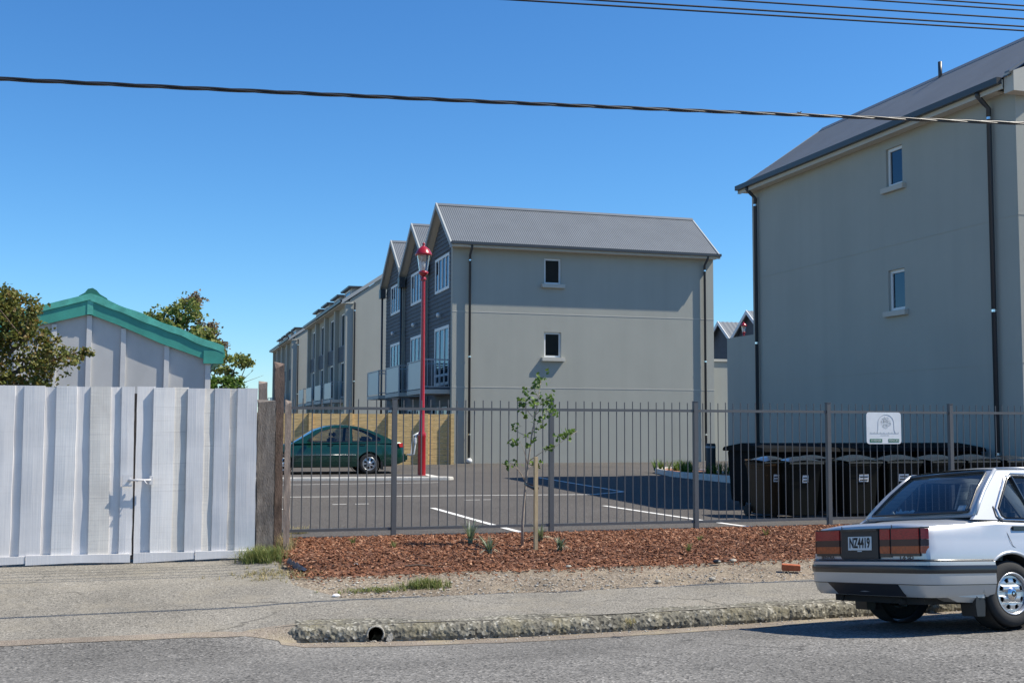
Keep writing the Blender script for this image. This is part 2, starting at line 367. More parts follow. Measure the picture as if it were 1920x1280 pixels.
def zpath(x, y):
    e = y - yk(x); dr = drive(x)
    za = interp(e, [(0, -.205), (.3, -.195), (1.2, -.155), (2.4, -.085), (4, -.01), (6, 0)])
    zb = interp(e, [(0, -.268), (.25, -.245), (1.2, -.165), (2.4, -.095), (4, -.035), (6, 0)])
    return lerp(za, zb, dr) + .008 * noise.noise(Vector((x * .9, y * 1.1, 3)))
def gz(y): return max(0, (y - 18) * .0078) if y < 60 else .3276
def sheet(name, x0, x1, y0f, y1f, nx, ny, zf, mt, kind='structure', **k):
    mb = MB()
    def f(u, v):
        x = lerp(x0, x1, u); a = y0f(x) if callable(y0f) else y0f; b = y1f(x) if callable(y1f) else y1f
        y = lerp(a, b, v); return (x, y, zf(x, y))
    mb.grid(nx, ny, f)
    return mb.build(name, mt, kind=kind, smooth=True, fix=False, **k)

MB().grid(1, 1, lambda u, v: (-900 + 1800 * u, -700 + 1900 * v, -.62)).build('ground', M['ground'], kind='structure', fix=False)
sheet('road', -6, 14, 5.5, lambda x: yk(x) + .02, 200, 60, zroad, M['road'])
sheet('road', -60, 80, -18, 5.5, 60, 30, zroad, M['road'])
sheet('road', 14, 80, 5.5, lambda x: yk(x) + .02, 30, 20, zroad, M['road'])
sheet('road', -60, -6, 5.5, lambda x: yk(x) + .02, 30, 20, zroad, M['road'])
# concrete channel beside the kerb, ragged edge
sheet('gutter_channel', 1.0, 14, lambda x: yk(x) - .30 - .05 * noise.noise(Vector((x * 2.1, 0, 5))) - .04 * noise.noise(Vector((x * 7, 0, 5))), lambda x: yk(x) + .03, 260, 4, lambda x, y: zroad(x, y) + .004, M['gutterc'])
sheet('driveway_lip', -12, 1.16, lambda x: yk(x) - .06 - .03 * noise.noise(Vector((x * 3, 0, 9))), lambda x: yk(x) + .16, 160, 6, lambda x, y: max(zroad(x, y), lerp(zroad(x, yk(x)), zpath(x, yk(x) + .10), min(1, max(0, (y - yk(x) + .02) / .12)))) + .004, M['gutterc'])
# dirt verge under everything, footpath on top with a wandering edge
sheet('verge', 1.1, 80, lambda x: yk(x) + .5, 16.75, 200, 60, lambda x, y: zpath(x, y) - .012 + .012 * noise.noise(Vector((x * 3.1, y * 3.1, 1))) * min(1, max(0, (y - yk(x) - 1) * 2)), M['dirt'])
def pedge(x):
    w = 1.33 + .09 * noise.noise(Vector((x * 1.3, 2, 0))) + .05 * noise.noise(Vector((x * 5.1, 2, 0)))
    if x < 1.75: w += (1.75 - x) * 1.7
    if x < 1.3: w = 4.6
    return yk(x) + min(w, 4.6)
sheet('footpath', .99, 30, lambda x: yk(x) + .10, pedge, 500, 16, zpath, M['path'])
sheet('footpath', -40, 1.02, lambda x: yk(x) + .10, lambda x: 15.2, 160, 24, zpath, M['path'])
MB().grid(20, 20, lambda u, v: (-40 + 41.2 * u, 15.0 + 35 * v, -.03)).build('yard', M['dirt'], kind='structure', fix=False)
# car park (gentle rise to the north) with an edging strip
sheet('car_park', 1.35, 70, 16.62, 190, 60, 120, lambda x, y: gz(y), M['asphalt'])
MB().box((1.5, 16.55, -.3), (70, 16.70, .012)).build('car_park_edging', M['gutterc'], kind='structure')
def line(pts, w, name='parking_line'):
    mb = MB()
    for (x0, y0), (x1, y1) in zip(pts, pts[1:]):
        d = Vector((x1 - x0, y1 - y0)); L = d.length; d.normalize(); n = Vector((-d.y, d.x)) * w / 2; k = max(1, int(L / 1.0))
        for i in range(k):
            a = Vector((x0, y0)) + d * L * i / k; b = Vector((x0, y0)) + d * L * (i + 1) / k
            q = [a + n, a - n, b - n, b + n]; mb.add([(p.x, p.y, gz(p.y) + .005) for p in q], [(0, 1, 2, 3)])
    return mb.build(name, M['paint'], kind='structure', fix=False)
line([(4.9, 21.75), (5.19, 16.72)], .11); line([(8.35, 21.55), (9.05, 16.72)], .11); line([(12.0, 21.3), (12.9, 16.72)], .11)
line([(1.4, 25.35), (9.28, 24.68)], .09)
line([(10.3, 31.8), (10.35, 25.4), (9.3, 24.7)], .10)
line([(1.5, 31.95), (5.2, 31.95)], .10); line([(2.5, 29.6), (6.9, 29.9)], .07)
for x in (3.15, 3.6): line([(x, 23.0), (x + .28, 23.02)], .07)
line([(6.0, 23.6), (6.35, 23.62)], .06); line([(6.42, 23.62), (6.6, 23.63)], .06)
line([(1.75, 22.0), (2.1, 22.05)], .1)

# pebbly kerb: fine grid pushed out by rounded stones
def build_kerb():
    mb = MB(); cells = {}; rr = random.Random(3)
    size = .030
    def stone(p):
        best = 9
        ci = [int(math.floor(c / size)) for c in p]
        for a in (-1, 0, 1):
            for b in (-1, 0, 1):
                for c in (-1, 0, 1):
                    k = (ci[0] + a, ci[1] + b, ci[2] + c)
                    if k not in cells: cells[k] = ((k[0] + rr.random()) * size, (k[1] + rr.random()) * size, (k[2] + rr.random()) * size, .6 + .7 * rr.random())
                    q = cells[k]; d = math.sqrt((p[0] - q[0]) ** 2 + (p[1] - q[1]) ** 2 + (p[2] - q[2]) ** 2) / size / q[3]
                    best = min(best, d)
        return max(0, 1 - best * best * 1.1)
    prof = [(-.005, -.40), (.0, -.36), (.0, -.34), (-.004, -.325), (-.002, -.31), (.002, -.295), (.006, -.28), (.010, -.265), (.016, -.25), (.026, -.240), (.04, -.231), (.056, -.223), (.075, -.215), (.10, -.208), (.13, -.2), (.17, -.198), (.24, -.197), (.34, -.196)]
    x0, x1 = 1.0, 9.4; nx = 760; vs = []
    for i in range(nx + 1):
        x = lerp(x0, x1, i / nx); y = yk(x); hole = abs(x - 1.86) < 0
        taper = min(1, (x - x0) / .18) ** .6 if x > x0 else 0
        wob = .018 * noise.noise(Vector((x * 4, 0, 0))) + .012 * noise.noise(Vector((x * 11, 4, 0)))
        for j, (py, pz) in enumerate(prof):
            px = (x, y + py + wob + (1 - taper) * .12, lerp(-.30, pz, taper) if j > 2 else pz)
            s = stone(px); amp = .023 * (1 if 2 < j < 13 else (.16 if j >= 12 else .2)) * (.45 + .75 * min(1, max(0, .5 + noise.noise(Vector((x * 2, j * .3, 7))))))
            out = Vector((0, -1, .15)) if j < 9 else Vector((0, -.5, .8))
            vs.append(tuple(Vector(px) + out.normalized() * (s - .4) * amp))
    n = len(prof); fs = []
    for i in range(nx):
        x = lerp(x0, x1, (i + .5) / nx)
        for j in range(n - 1):
            z = (prof[j][1] + prof[j + 1][1]) / 2
            if (x - 1.865) ** 2 / .078 ** 2 + (z + .285) ** 2 / .072 ** 2 < 1 and j < 10: continue      # stormwater outlet
            a = i * n + j; fs.append((a, a + n, a + n + 1, a + 1))
    mb.add(vs, fs)
    mb.build('kerb', M['kerb'], kind='structure', smooth=True, fix=False)
    sheet('kerb', 9.4, 40, lambda x: yk(x), lambda x: yk(x) + .35, 60, 3, lambda x, y: -.2 if y > yk(x) + .01 else -.36, M['kerb'])
build_kerb()
# outlet pipe and broken rim
t = thing('stormwater_outlet', 'dark round broken drain pipe opening in the pebbly kerb', 'drain outlet', (1.865, 10.62, -.36))
MB().tube([(1.865, yk(1.865) + .5, -.36), (1.865, yk(1.865) + .005, -.285)], .074, 20, caps=False).build('pipe', M['black'], t, smooth=True)
mb = MB()
ring = [(1.865 + .078 * math.cos(a), yk(1.865) - .010 - .01 * rnd.random(), -.285 + .074 * math.sin(a)) for a in [R(-40 + k * 22) for k in range(12)]]
mb.tube(ring, [.007 + .003 * rnd.random() for _ in ring], 6)
mb.build('rim', M['stone'], t, smooth=True)
MB().prism([(0, 0), (.045, -.02), (.07, .02), (.055, .07), (.02, .05)], lambda a, b: (1.955 + a, yk(1.95) - .035, -.34 + b), lambda a, b: (1.955 + a, yk(1.95) - .022, -.34 + b)).build('broken_collar', M['stone'], t)

# ---------------------------------------------------------------- walls, windows, roofs
def wall_x(mb, X, outer, holes, d):      # plane X const, (a,b)=(y,z)
    mb.panel(outer, holes, lambda a, b: (X, a, b), (d, 0, 0))
def wall_y(mb, Y, outer, holes, d):
    mb.panel(outer, holes, lambda a, b: (a, Y, b), (0, d, 0))
def rect(a0, b0, a1, b1): return [(a0, b0), (a1, b0), (a1, b1), (a0, b1)]
def frame_win(parent, f, a0, b0, a1, b1, ind, bars=(), fw=.06, sill=None, glass='win', name='window', back=True, fm='white', hbars=(), curtain=False):
    """f(a,b,d): point on wall, d metres behind the face. returns the frame object"""
    mb = MB(); t = .05
    def bx(p0, q0, p1, q1, d0, d1):
        c = [f(a, b, d) for d in (d0, d1) for a, b in ((p0, q0), (p1, q0), (p1, q1), (p0, q1))]
        mb.add(c, [(0, 3, 2, 1), (4, 5, 6, 7), (0, 1, 5, 4), (1, 2, 6, 5), (2, 3, 7, 6), (3, 0, 4, 7)])
    bx(a0, b0, a1, b0 + fw, ind, ind + t); bx(a0, b1 - fw, a1, b1, ind, ind + t)
    bx(a0, b0 + fw, a0 + fw, b1 - fw, ind, ind + t); bx(a1 - fw, b0 + fw, a1, b1 - fw, ind, ind + t)
    for x in bars: bx(x - fw * .45, b0 + fw, x + fw * .45, b1 - fw, ind + .003, ind + t - .003)
    for z in hbars: bx(a0 + fw, z - fw * .4, a1 - fw, z + fw * .4, ind + .006, ind + t - .006)
    w = mb.build(name, M[fm], parent)
    g = MB(); g.add([f(a, b, ind + .03) for a, b in ((a0 + fw * .5, b0 + fw * .5), (a1 - fw * .5, b0 + fw * .5), (a1 - fw * .5, b1 - fw * .5), (a0 + fw * .5, b1 - fw * .5))], [(0, 1, 2, 3)])
    g.build('pane', M[glass], w, fix=False)
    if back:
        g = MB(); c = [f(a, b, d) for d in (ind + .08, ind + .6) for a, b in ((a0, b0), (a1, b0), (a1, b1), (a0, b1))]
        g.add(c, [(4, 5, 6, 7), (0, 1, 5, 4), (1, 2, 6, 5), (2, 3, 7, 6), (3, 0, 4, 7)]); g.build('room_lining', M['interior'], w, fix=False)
    if curtain:
        g = MB()
        aa, ab = a0 + (a1 - a0) * .05, a0 + (a1 - a0) * .36
        g.add([f(a, b, ind + .07) for a, b in ((aa, b0 + fw), (ab, b0 + fw), (ab, b1 - fw), (aa, b1 - fw))], [(0, 1, 2, 3)]); g.build('blind', M['curtain'], w, fix=False)
    if sill:
        g = MB(); o, h = sill
        c = [f(a, b, d) for d in (-o, ind) for a, b in ((a0 - .12, b0 - h), (a1 + .12, b0 - h), (a1 + .12, b0 - .004), (a0 - .12, b0 - .004))]
        g.add(c, [(0, 3, 2, 1), (4, 5, 6, 7), (0, 1, 5, 4), (1, 2, 6, 5), (2, 3, 7, 6), (3, 0, 4, 7)]); g.build('sill', M['plaster_edge'], w, bevel=.008)
    return w
def corrugated(parent, f, L, pitch=.083, amp=.012, name='roof', mt='roof', nv=1):
    """f(s,v,h): s along ridge (m), v 0 eave..1 ridge, h lift off the plane"""
    n = int(L / pitch * 4); mb = MB()
    mb.grid(n, nv, lambda u, v: f(u * L, v, amp * math.sin(2 * math.pi * u * L / pitch)))
    return mb.build(name, M[mt], parent, fix=False, smooth=True)
def weatherboards(parent, outer, holes, X, sgn=-1, step=.17, name='cladding', along='x'):
    """lapped boards on a plane X=const, cut by the window holes (rectangles) and the gable outline (zmax as a function)"""
    y0, y1, z0, zmax = outer; mb = MB(); z = z0
    while z < zmax((y0 + y1) / 2):
        z2 = z + step
        # clip to gable
        def span(zz):
            lo, hi = y0, y1
            if zz > zmax(y0) or zz > zmax(y1):
                ys = [lerp(y0, y1, i / 60) for i in range(61) if zmax(lerp(y0, y1, i / 60)) >= zz]
                if not ys: return None
                lo, hi = min(ys), max(ys)
            return lo, hi
        sp = span(z2) or span(z + .02)
        if sp is None: break
        segs = [sp]
        for (a0, b0, a1, b1) in holes:
            if z2 > b0 + .01 and z < b1 - .01:
                ns = []
                for s0, s1 in segs:
                    if a0 > s0: ns.append((s0, min(s1, a0)))
                    if a1 < s1: ns.append((max(s0, a1), s1))
                    if a1 <= s0 or a0 >= s1: ns.append((s0, s1))
                segs = [q for q in ns if q[1] - q[0] > .01]
        for s0, s1 in segs:
            if along == 'x':
                q = [(X + sgn * .030, s0, z), (X + sgn * .030, s1, z), (X + sgn * .008, s1, z2), (X + sgn * .008, s0, z2), (X, s0, z), (X, s1, z)]
            else:
                q = [(s0, X + sgn * .030, z), (s1, X + sgn * .030, z), (s1, X + sgn * .008, z2), (s0, X + sgn * .008, z2), (s0, X, z), (s1, X, z)]
            mb.add(q, [(0, 1, 2, 3), (4, 5, 1, 0)])
        z = z2
    return mb.build(name, M['board'], parent, fix=False)
def downpipe(parent, x, y, z0, z1, off, r=.045, name='downpipe', outdir=(0, -1), top=.18):
    """off: how far the pipe stands off the wall"""
    ox, oy = outdir
    pts = [(x + ox * (off + top), y + oy * (off + top), z1), (x + ox * (off + top), y + oy * (off + top), z1 - .07), (x + ox * (off + top * .5), y + oy * (off + top * .5), z1 - .20), (x + ox * off, y + oy * off, z1 - .32), (x + ox * off, y + oy * off, z0)]
    p = MB().tube(pts, r, 10).build(name, M['gutter'], parent, smooth=True)
    for z in (z0 + 1.0, z0 + 3.9, z1 - .55): MB().tube([(x + ox * off, y + oy * off, z), (x + ox * off, y + oy * off, z + .05)], r + .006, 10).build('bracket', M['chrome'], p)
    return p

# ================================================================ central terrace
YB = 41.6; X0, X1 = 10.07, 20.85; ZE = 8.42; ZR = 10.29; UP = 4.83; RY = 2.1
gb = gz(YB)
tb = thing('terrace_building', 'three storey grey plaster terrace with three corrugated gabled roofs behind the red lamp post', 'building', (15, 49, gb), group=None)
mb = MB()
W = [(13.69, 4.20, 14.38, 5.17), (13.69, 7.02, 14.38, 8.02)]
wall_y(mb, YB, rect(X0, gb - .3, X1, ZE), [rect(*w) for w in W], .2)
mb.build('end_wall', M['plaster'], tb)
mb = MB(); mb.box((X0 + .3, YB + .2, gb - .3), (X1, YB + .25, ZE)); mb.box((X1 - .2, YB + .25, gb - .3), (X1, YB + 3 * UP, ZE)); mb.box((X0 + .3, YB + 3 * UP - .2, gb - .3), (X1 - .2, YB + 3 * UP, ZE))
for z in (3.0, 5.85): mb.box((X0 + .28, YB + .2, z - .1), (X1 - .2, YB + 3 * UP - .2, z + .1))
mb.build('wall', M['plaster'], tb)
# control joints as thin bands
for z in (5.86, 3.03):
    MB().box((X0 - .003, YB - .007, z - .016), (X1 + .003, YB - .001, z + .016)).build('control_joint', M['plaster_edge'], tb)
for w in W:
    frame_win(tb, lambda a, b, d: (a, YB + d, b), *w, .07, sill=(.15, .15), glass='windark', fw=.075)
for k in range(3):
    ys = YB + k * UP; ye = ys + UP; yr = ys + RY
    # fins
    MB().box((X0 + .002, ys + (.2 if k == 0 else -.02), gb - .3), (X0 + .3, ys + (.24 if k == 0 else .12), ZE - .1)).build('fin_wall', M['plaster'], tb)
    XC = X0 + .15
    win = (ys + 1.05, 6.85, ys + 3.5, 8.25); door = (ys + 1.05, 3.15, ys + 3.5, 5.45); gd = (ys + 1.3, gb, ys + 2.2, 2.3); gw = (ys + 2.7, 1.2, ys + 4.0, 2.3)
    zr = lambda y, yr=yr, ys=ys, ye=ye: 8.25 + 1.95 * (1 - (abs(y - yr) / (RY if y < yr else (UP - RY))))
    def zr2(y): return zr(y)
    hs = [win, door, gd, gw]
    weatherboards(tb, (ys + .12, ye - .02, gb, zr2), hs, XC)
    mb = MB(); wall_x(mb, XC + .005, [(ys + .12, gb - .2), (ye - .02, gb - .2), (ye - .02, 8.25), (yr, 10.15), (ys + .12, 8.3)], [rect(*h) for h in hs], .1)
    mb.build('gable_backing', M['board'], tb)
    F = lambda a, b, d, XC=XC: (XC + d, a, b)
    n = 4; w = frame_win(tb, F, *win, -.035, bars=[lerp(win[0], win[2], i / n) for i in range(1, n)], fw=.11)
    w = frame_win(tb, F, *door, -.035, bars=[lerp(door[0], door[2], i / 3) for i in range(1, 3)], fw=.12, hbars=(3.55,), name='balcony_door')
    frame_win(tb, F, *gd, -.02, fw=.1, hbars=(1.2,), name='door'); frame_win(tb, F, *gw, -.02, bars=[lerp(gw[0], gw[2], .5)], fw=.08)
    # roof slopes, corrugations run up the slope
    xa, xb = X0 - .17, X1 + .08
    yf = ys - .42 if k == 0 else ys + .02; yb = ye - .02; zf = ZR - (yr - yf) * (ZR - ZE - .05) / (RY + .32); zb2 = ZR - (yb - yr) * (ZR - 8.42) / (UP - RY)
    sl = Vector((0, ZR - zf, -(yr - yf))).normalized()
    r1 = corrugated(tb, lambda s, v, h: (xa + s, lerp(yf, yr, v), lerp(zf, ZR, v) + h), xb - xa)
    corrugated(tb, lambda s, v, h: (xa + s, lerp(yb, yr, v), lerp(zb2, ZR, v) + h), xb - xa)
    # thickness under the roof: soffit of the rake and the eave
    mb = MB()
    for (ya, za) in ((yf, zf), (yb, zb2)):
        q = [(ya, za - .03), (yr, ZR - .03), (yr, ZR - .13), (ya, za - .13)]
        mb.prism(q, lambda a, b: (xa + .03, a, b), lambda a, b: (X0 + .5, a, b))
    mb.build('soffit', M['soffit'], r1)
    mb = MB()
    for (ya, za) in ((yf - .03, zf), (yb, zb2)):
        q = [(ya, za + .03), (yr, ZR + .05), (yr, ZR - .17), (ya, za - .19)]
        mb.prism(q, lambda a, b: (xa - .035, a, b), lambda a, b: (xa + .028, a, b))
    mb.build('barge_board', M['bargeboard'], r1)
    MB().prism([(yr - .13, ZR - .06), (yr, ZR + .045), (yr + .13, ZR - .06), (yr + .13, ZR - .075), (yr, ZR + .03), (yr - .13, ZR - .075)], lambda a, b: (xa - .036, a, b), lambda a, b: (xb + .02, a, b)).build('ridge_cap', M['roof'], r1)
    if k == 0:
        mb = MB(); q = [(yf - .02, zf + .03), (yr, ZR + .03), (yr, ZR - .15), (yf - .02, zf - .15)]
        mb.prism(q, lambda a, b: (xb - .03, a, b), lambda a, b: (xb + .025, a, b)); mb.build('barge_board', M['bargeboard'], r1)
    # balcony
    bx0, by0, by1, bz = 9.08, ys + .45, ys + 3.5, 2.78
    sb = MB().box((bx0, by0, bz), (XC - .05, by1, bz + .16)).build('balcony', M['plaster_edge'], tb)
    mb = MB(); zt = bz + 1.28
    mb.bar((bx0 + .03, by0 + .03, zt), (XC - .05, by0 + .03, zt), .05, .05); mb.bar((bx0 + .03, by0 + .05, zt - .003), (bx0 + .03, by1, zt - .003), .05, .05); mb.bar((bx0 + .055, by1 - .03, zt), (XC - .05, by1 - .03, zt), .05, .05)
    mb.bar((bx0 + .03, by0 + .03, bz + .26), (XC - .05, by0 + .03, bz + .26), .035, .035)
    mb.bar((bx0 + .03, by0 + .03, bz + .16), (bx0 + .03, by0 + .03, zt - .02), .06, .06); mb.bar((bx0 + .03, by1 - .03, bz + .16), (bx0 + .03, by1 - .03, zt - .02), .06, .06)
    for i in range(1, 7): xx = lerp(bx0, XC, i / 7); mb.bar((xx, by0 + .03, bz + .27), (xx, by0 + .03, zt - .03), .02, .02)
    mb.build('railing', M['rail'], sb)
    MB().box((bx0 + .02, by0 + .08, bz + .2), (bx0 + .035, by1 - .08, zt - .04)).build('railing_panel', M['frost'], sb)
    # wall lamp, rainhead and pipe between units
    MB().lathe([(0, -.13), (.07, -.12), (.10, -.06), (.085, 0), (0, .02)], (XC - .10, ys + 2.35, 5.92), 'x', 12).build('wall_lamp', M['white'], tb, smooth=True)
    if k < 2:
        MB().box((X0 - .22, ye - .32, 7.82), (X0 + .05, ye + .10, 8.28)).build('rainwater_head', M['gutter'], tb)
        MB().tube([(X0 - .08, ye - .08, gb), (X0 - .08, ye - .08, 7.85)], .05, 8).build('downpipe', M['gutter'], tb, smooth=True)
    else:
        MB().box((X0 - .22, ye - .32, 7.82), (X0 + .05, ye + .10, 8.28)).build('rainwater_head', M['gutter'], tb)
        MB().tube([(X0 - .08, ye - .08, gb), (X0 - .08, ye - .08, 7.85)], .05, 8).build('downpipe', M['gutter'], tb, smooth=True)
# gutter and fascia along the eave
yf = YB - .42
MB().prism([(yf - .10, ZE + .02), (yf - .10, ZE - .085), (yf + .0, ZE - .085), (yf + .0, ZE + .0)], lambda a, b: (X0 - .16, a, b), lambda a, b: (X1 + .12, a, b)).build('gutter', M['gutter'], tb)
MB().box((X0 - .13, yf + .003, ZE - .17), (X1 + .08, yf + .035, ZE - .01)).build('fascia', M['plaster_edge'], tb)
MB().box((X0 - .12, yf + .036, ZE - .15), (X1 + .05, YB - .003, ZE - .12)).build('eave_soffit', M['soffit'], tb)
downpipe(tb, 10.72, YB, gb + .05, ZE - .10, .10, .048, top=.30)
downpipe(tb, 20.42, YB, gb + .05, ZE - .10, .10, .048, top=.30)
MB().lathe([(0, 0), (.09, .02), (.12, .08), (.12, .12), (.07, .19), (0, .2)], (10.72, YB - .12, gb), 'z', 12).build('downpipe_shoe', M['white'], tb, smooth=True)
# low wing to the east
sw = MB(); wall_y(sw, 42.3, rect(X1 + .002, 0, 24.2, 4.22), [], .2); sw.build('side_wing', M['plaster'], tb)
MB().box((X1 + .01, 42.24, 4.22), (24.25, 42.56, 4.32)).build('coping', M['plaster_edge'], tb)

# ================================================================ far dormer terraces
def far_terrace(Y, L, units, label):
    g = .33; Xf = 10.3; RC = .26; t = thing('dormer_building', label, 'building', (Xf + 5, Y + L / 2, g), group='grey terraces with dormers beyond the gabled terrace')
    ze = 9.25; depth = 10.5; zr = 13.0
    prof = [(Xf + RC, g - .4), (Xf + depth, g - .4), (Xf + depth, ze), (Xf + depth / 2, zr - .1), (Xf + RC, ze + .05)]
    MB().prism(prof, lambda a, b: (a, Y, b), lambda a, b: (a, Y + .25, b)).build('end_wall', M['plaster'], t)
    MB().prism(prof, lambda a, b: (a, Y + L - .25, b), lambda a, b: (a, Y + L, b)).build('end_wall', M['plaster'], t)
    MB().box((Xf, Y, g - .4), (Xf + RC - .002, Y + .5, ze - .05)).build('corner_pier', M['plaster'], t)
    mb = MB(); U = L / units; hs = []
    for k in range(units):
        a = Y + k * U
        hs += [(a + 1.1, 6.5, a + U - 1.2, 8.7), (a + 1.1, 3.3, a + U - 1.2, 5.6), (a + 1.5, g + .1, a + U - 1.5, 2.4)]
    wall_x(mb, Xf + RC, rect(Y + .26, g - .4, Y + L - .26, ze), [rect(*h) for h in hs], .2); mb.build('wall', M['plaster'], t)
    MB().box((Xf + depth - .2, Y + .25, g - .4), (Xf + depth, Y + L - .25, ze)).build('wall', M['plaster'], t)
    for i, h in enumerate(hs): frame_win(t, lambda a, b, d: (Xf + RC + d, a, b), *h, .05, bars=[(h[0] + h[2]) / 2], fw=.10)
    weatherboards(t, (Y + .6, Y + L - .3, 5.6, lambda y: 6.5), [], Xf + RC - .01)
    for k in range(1, units + 1):
        a = Y + k * U; MB().box((Xf, a - .45, g - .4), (Xf + RC - .002, a + (.0 if k == units else .25), ze - .05)).build('pier', M['plaster'], t)
    rf = corrugated(t, lambda s, v, h: (lerp(Xf - .25, Xf + depth / 2, v), Y - .1 + s, lerp(ze - .05, zr, v) + h), L + .2, pitch=.4, amp=.02)
    corrugated(t, lambda s, v, h: (lerp(Xf + depth + .25, Xf + depth / 2, v), Y - .1 + s, lerp(ze - .05, zr, v) + h), L + .2, pitch=.4, amp=.02)
    MB().prism([(Xf - .3, ze - .02), (Xf + depth / 2, zr + .04), (Xf + depth / 2, zr - .22), (Xf - .3, ze - .25)], lambda a, b: (a, Y - .14, b), lambda a, b: (a, Y - .08, b)).build('barge_board', M['bargeboard'], rf)
    MB().box((Xf - .38, Y - .14, ze - .14), (Xf - .25, Y + L + .1, ze + .02)).build('gutter', M['gutter'], t)
    MB().box((Xf - .24, Y - .08, ze - .20), (Xf + .5, Y + L, ze - .15)).build('eave_soffit', M['soffit'], t)
    for k in range(units):
        a = Y + k * U + .2; c = a + U * .5; w = U * .30
        d = MB().box((Xf + .55, c - w, ze + .1), (Xf + 2.6, c + w, ze + .92)).build('dormer', M['plaster_edge'], t)
        MB().box((Xf + .30, c - w - .25, ze + .921), (Xf + 2.9, c + w + .25, ze + 1.03)).build('dormer_roof', M['gutter'], d)
        frame_win(t, lambda p, q, dd: (Xf + .55 + dd, p, q), c - w * .72, ze + .25, c + w * .72, ze + .85, -.05, fw=.1, name='dormer_window', back=False)
        y0 = Y + k * U + .9; y1 = Y + (k + 1) * U - 1.0
        sb = MB().box((Xf - .75, y0, 2.95), (Xf + RC - .01, y1, 3.14)).build('balcony', M['plaster_edge'], t)
        MB().box((Xf - .72, y0 + .03, 3.2), (Xf - .70, y1 - .03, 4.2)).build('railing_panel', M['frost'], sb)
        mb = MB(); mb.bar((Xf - .72, y0 + .03, 4.24), (Xf + RC - .01, y0 + .03, 4.24), .05, .05)
        for i in range(6): xx = lerp(Xf - .7, Xf + .45, i / 5); mb.bar((xx, y0 + .03, 3.15), (xx, y0 + .03, 4.22), .02, .02)
        mb.build('railing', M['rail'], sb)
        MB().lathe([(0, -.13), (.07, -.12), (.10, -.06), (.085, 0), (0, .02)], (Xf + .4, Y + k * U + U / 2, 6.0), 'x', 10).build('wall_lamp', M['black'], t)
    downpipe(t, Xf + .55, Y, g, ze - .1, .08, .055, top=.05)
    return t
far_terrace(70.5, 20.5, 4, 'grey terrace with flat topped dormers partly hidden just behind the gabled terrace')
far_terrace(103.0, 19.5, 4, 'farthest grey terrace with flat topped dormers at the left end of the row')
t = thing('roof_vent', 'small metal mushroom vent on the roof edge left of the gables', 'roof vent', (14.95, 71.2, 12.0))
MB().tube([(14.9, 71.2, 12.3), (14.9, 71.2, 12.9)], .12, 10).build('pipe', M['rail'], t); MB().lathe([(0, .28), (.2, .22), (.34, .05), (.30, 0), (0, .02)], (14.9, 71.2, 12.9), 'z', 14).build('cap', M['rail'], t, smooth=True)

# ================================================================ distant gabled houses on the right
def far_gable(px, py, ridge_z, label):
    t = thing('gabled_house', label, 'house', (px + 4, py, .3), group='distant gabled houses between the two terraces')
    mb = MB(); h = 2.4; ze = ridge_z - 1.9
    wall_x(mb, px, [(py - h, .2), (py + h, .2), (py + h, ze), (py, ridge_z - .1), (py - h, ze)], [rect(py - 1.1, ze - 2.9, py + 1.2, ze - 1.4)], .2); mb.build('gable_wall', M['board'], t)
    mb = MB(); mb.box((px + .2, py - h, .2), (px + 9, py - h + .2, ze)); mb.box((px + .2, py + h - .2, .2), (px + 9, py + h, ze)); mb.box((px + 8.8, py - h + .2, .2), (px + 9, py + h - .2, ze)); mb.build('wall', M['plaster'], t)
    frame_win(t, lambda a, b, d: (px + d, a, b), py - 1.1, ze - 2.9, py + 1.2, ze - 1.4, .0, bars=[py], fw=.12)
    rf = corrugated(t, lambda s, v, hh: (px - .4 + s, lerp(py - h - .35, py, v), lerp(ze - .2, ridge_z, v) + hh), 9.6, pitch=.4, amp=.02)
    corrugated(t, lambda s, v, hh: (px - .4 + s, lerp(py + h + .35, py, v), lerp(ze - .2, ridge_z, v) + hh), 9.6, pitch=.4, amp=.02)
    mb = MB()
    for sg in (-1, 1):
        mb.prism([(py + sg * (h + .4), ze - .18), (py, ridge_z + .05), (py, ridge_z - .28), (py + sg * (h + .4), ze - .5)], lambda a, b: (px - .45, a, b), lambda a, b: (px - .38, a, b))
    mb.build('barge_board', M['white'], rf)
far_gable(44.9, 88.0, 10.4, 'distant dark gabled house with white barge boards and window')
far_gable(44.6, 82.4, 10.8, 'nearer distant gable tucked against the right building')

# ================================================================ right terrace
XR = 16.1; YN, YF = 18.75, 29.6; ZE2 = 8.55; ZR2 = 10.5; XRG = 18.6; XB = 21.1
rb = thing('corner_building', 'large grey plaster building at the right edge with long blank side wall in shade', 'building', (18.6, 24, 0))
WR = [(22.47, 4.36, 23.09, 5.30), (22.47, 7.28, 23.09, 8.16)]
WR = [(22.47, 4.30, 23.09, 5.26), (22.47, 7.22, 23.09, 8.14)]
mb = MB(); wall_x(mb, XR, rect(YN, -.3, YF, ZE2 - .05), [rect(*w) for w in WR], .2); mb.build('side_wall', M['plaster'], rb)
for w in WR: frame_win(rb, lambda a, b, d: (XR + d, a, b), *w, .06, sill=(.10, .13), fw=.075, curtain=False, glass='win')
mb = MB(); mb.box((XB - .2, YN + .5, -.3), (XB, YF - .2, ZE2 - .1)); mb.prism([(XR + .2, -.3), (XB, -.3), (XB, ZE2 - .1), (XRG, ZR2 - .1), (XR + .2, ZE2 + .02)], lambda a, b: (a, YF - .2, b), lambda a, b: (a, YF, b)); mb.build('wall', M['plaster'], rb)
for z in (2.9, 5.85): MB().box((XR - .006, YN - .006, z - .014), (XR + .3, YF, z + .014)).build('control_joint', M['plaster'], rb)
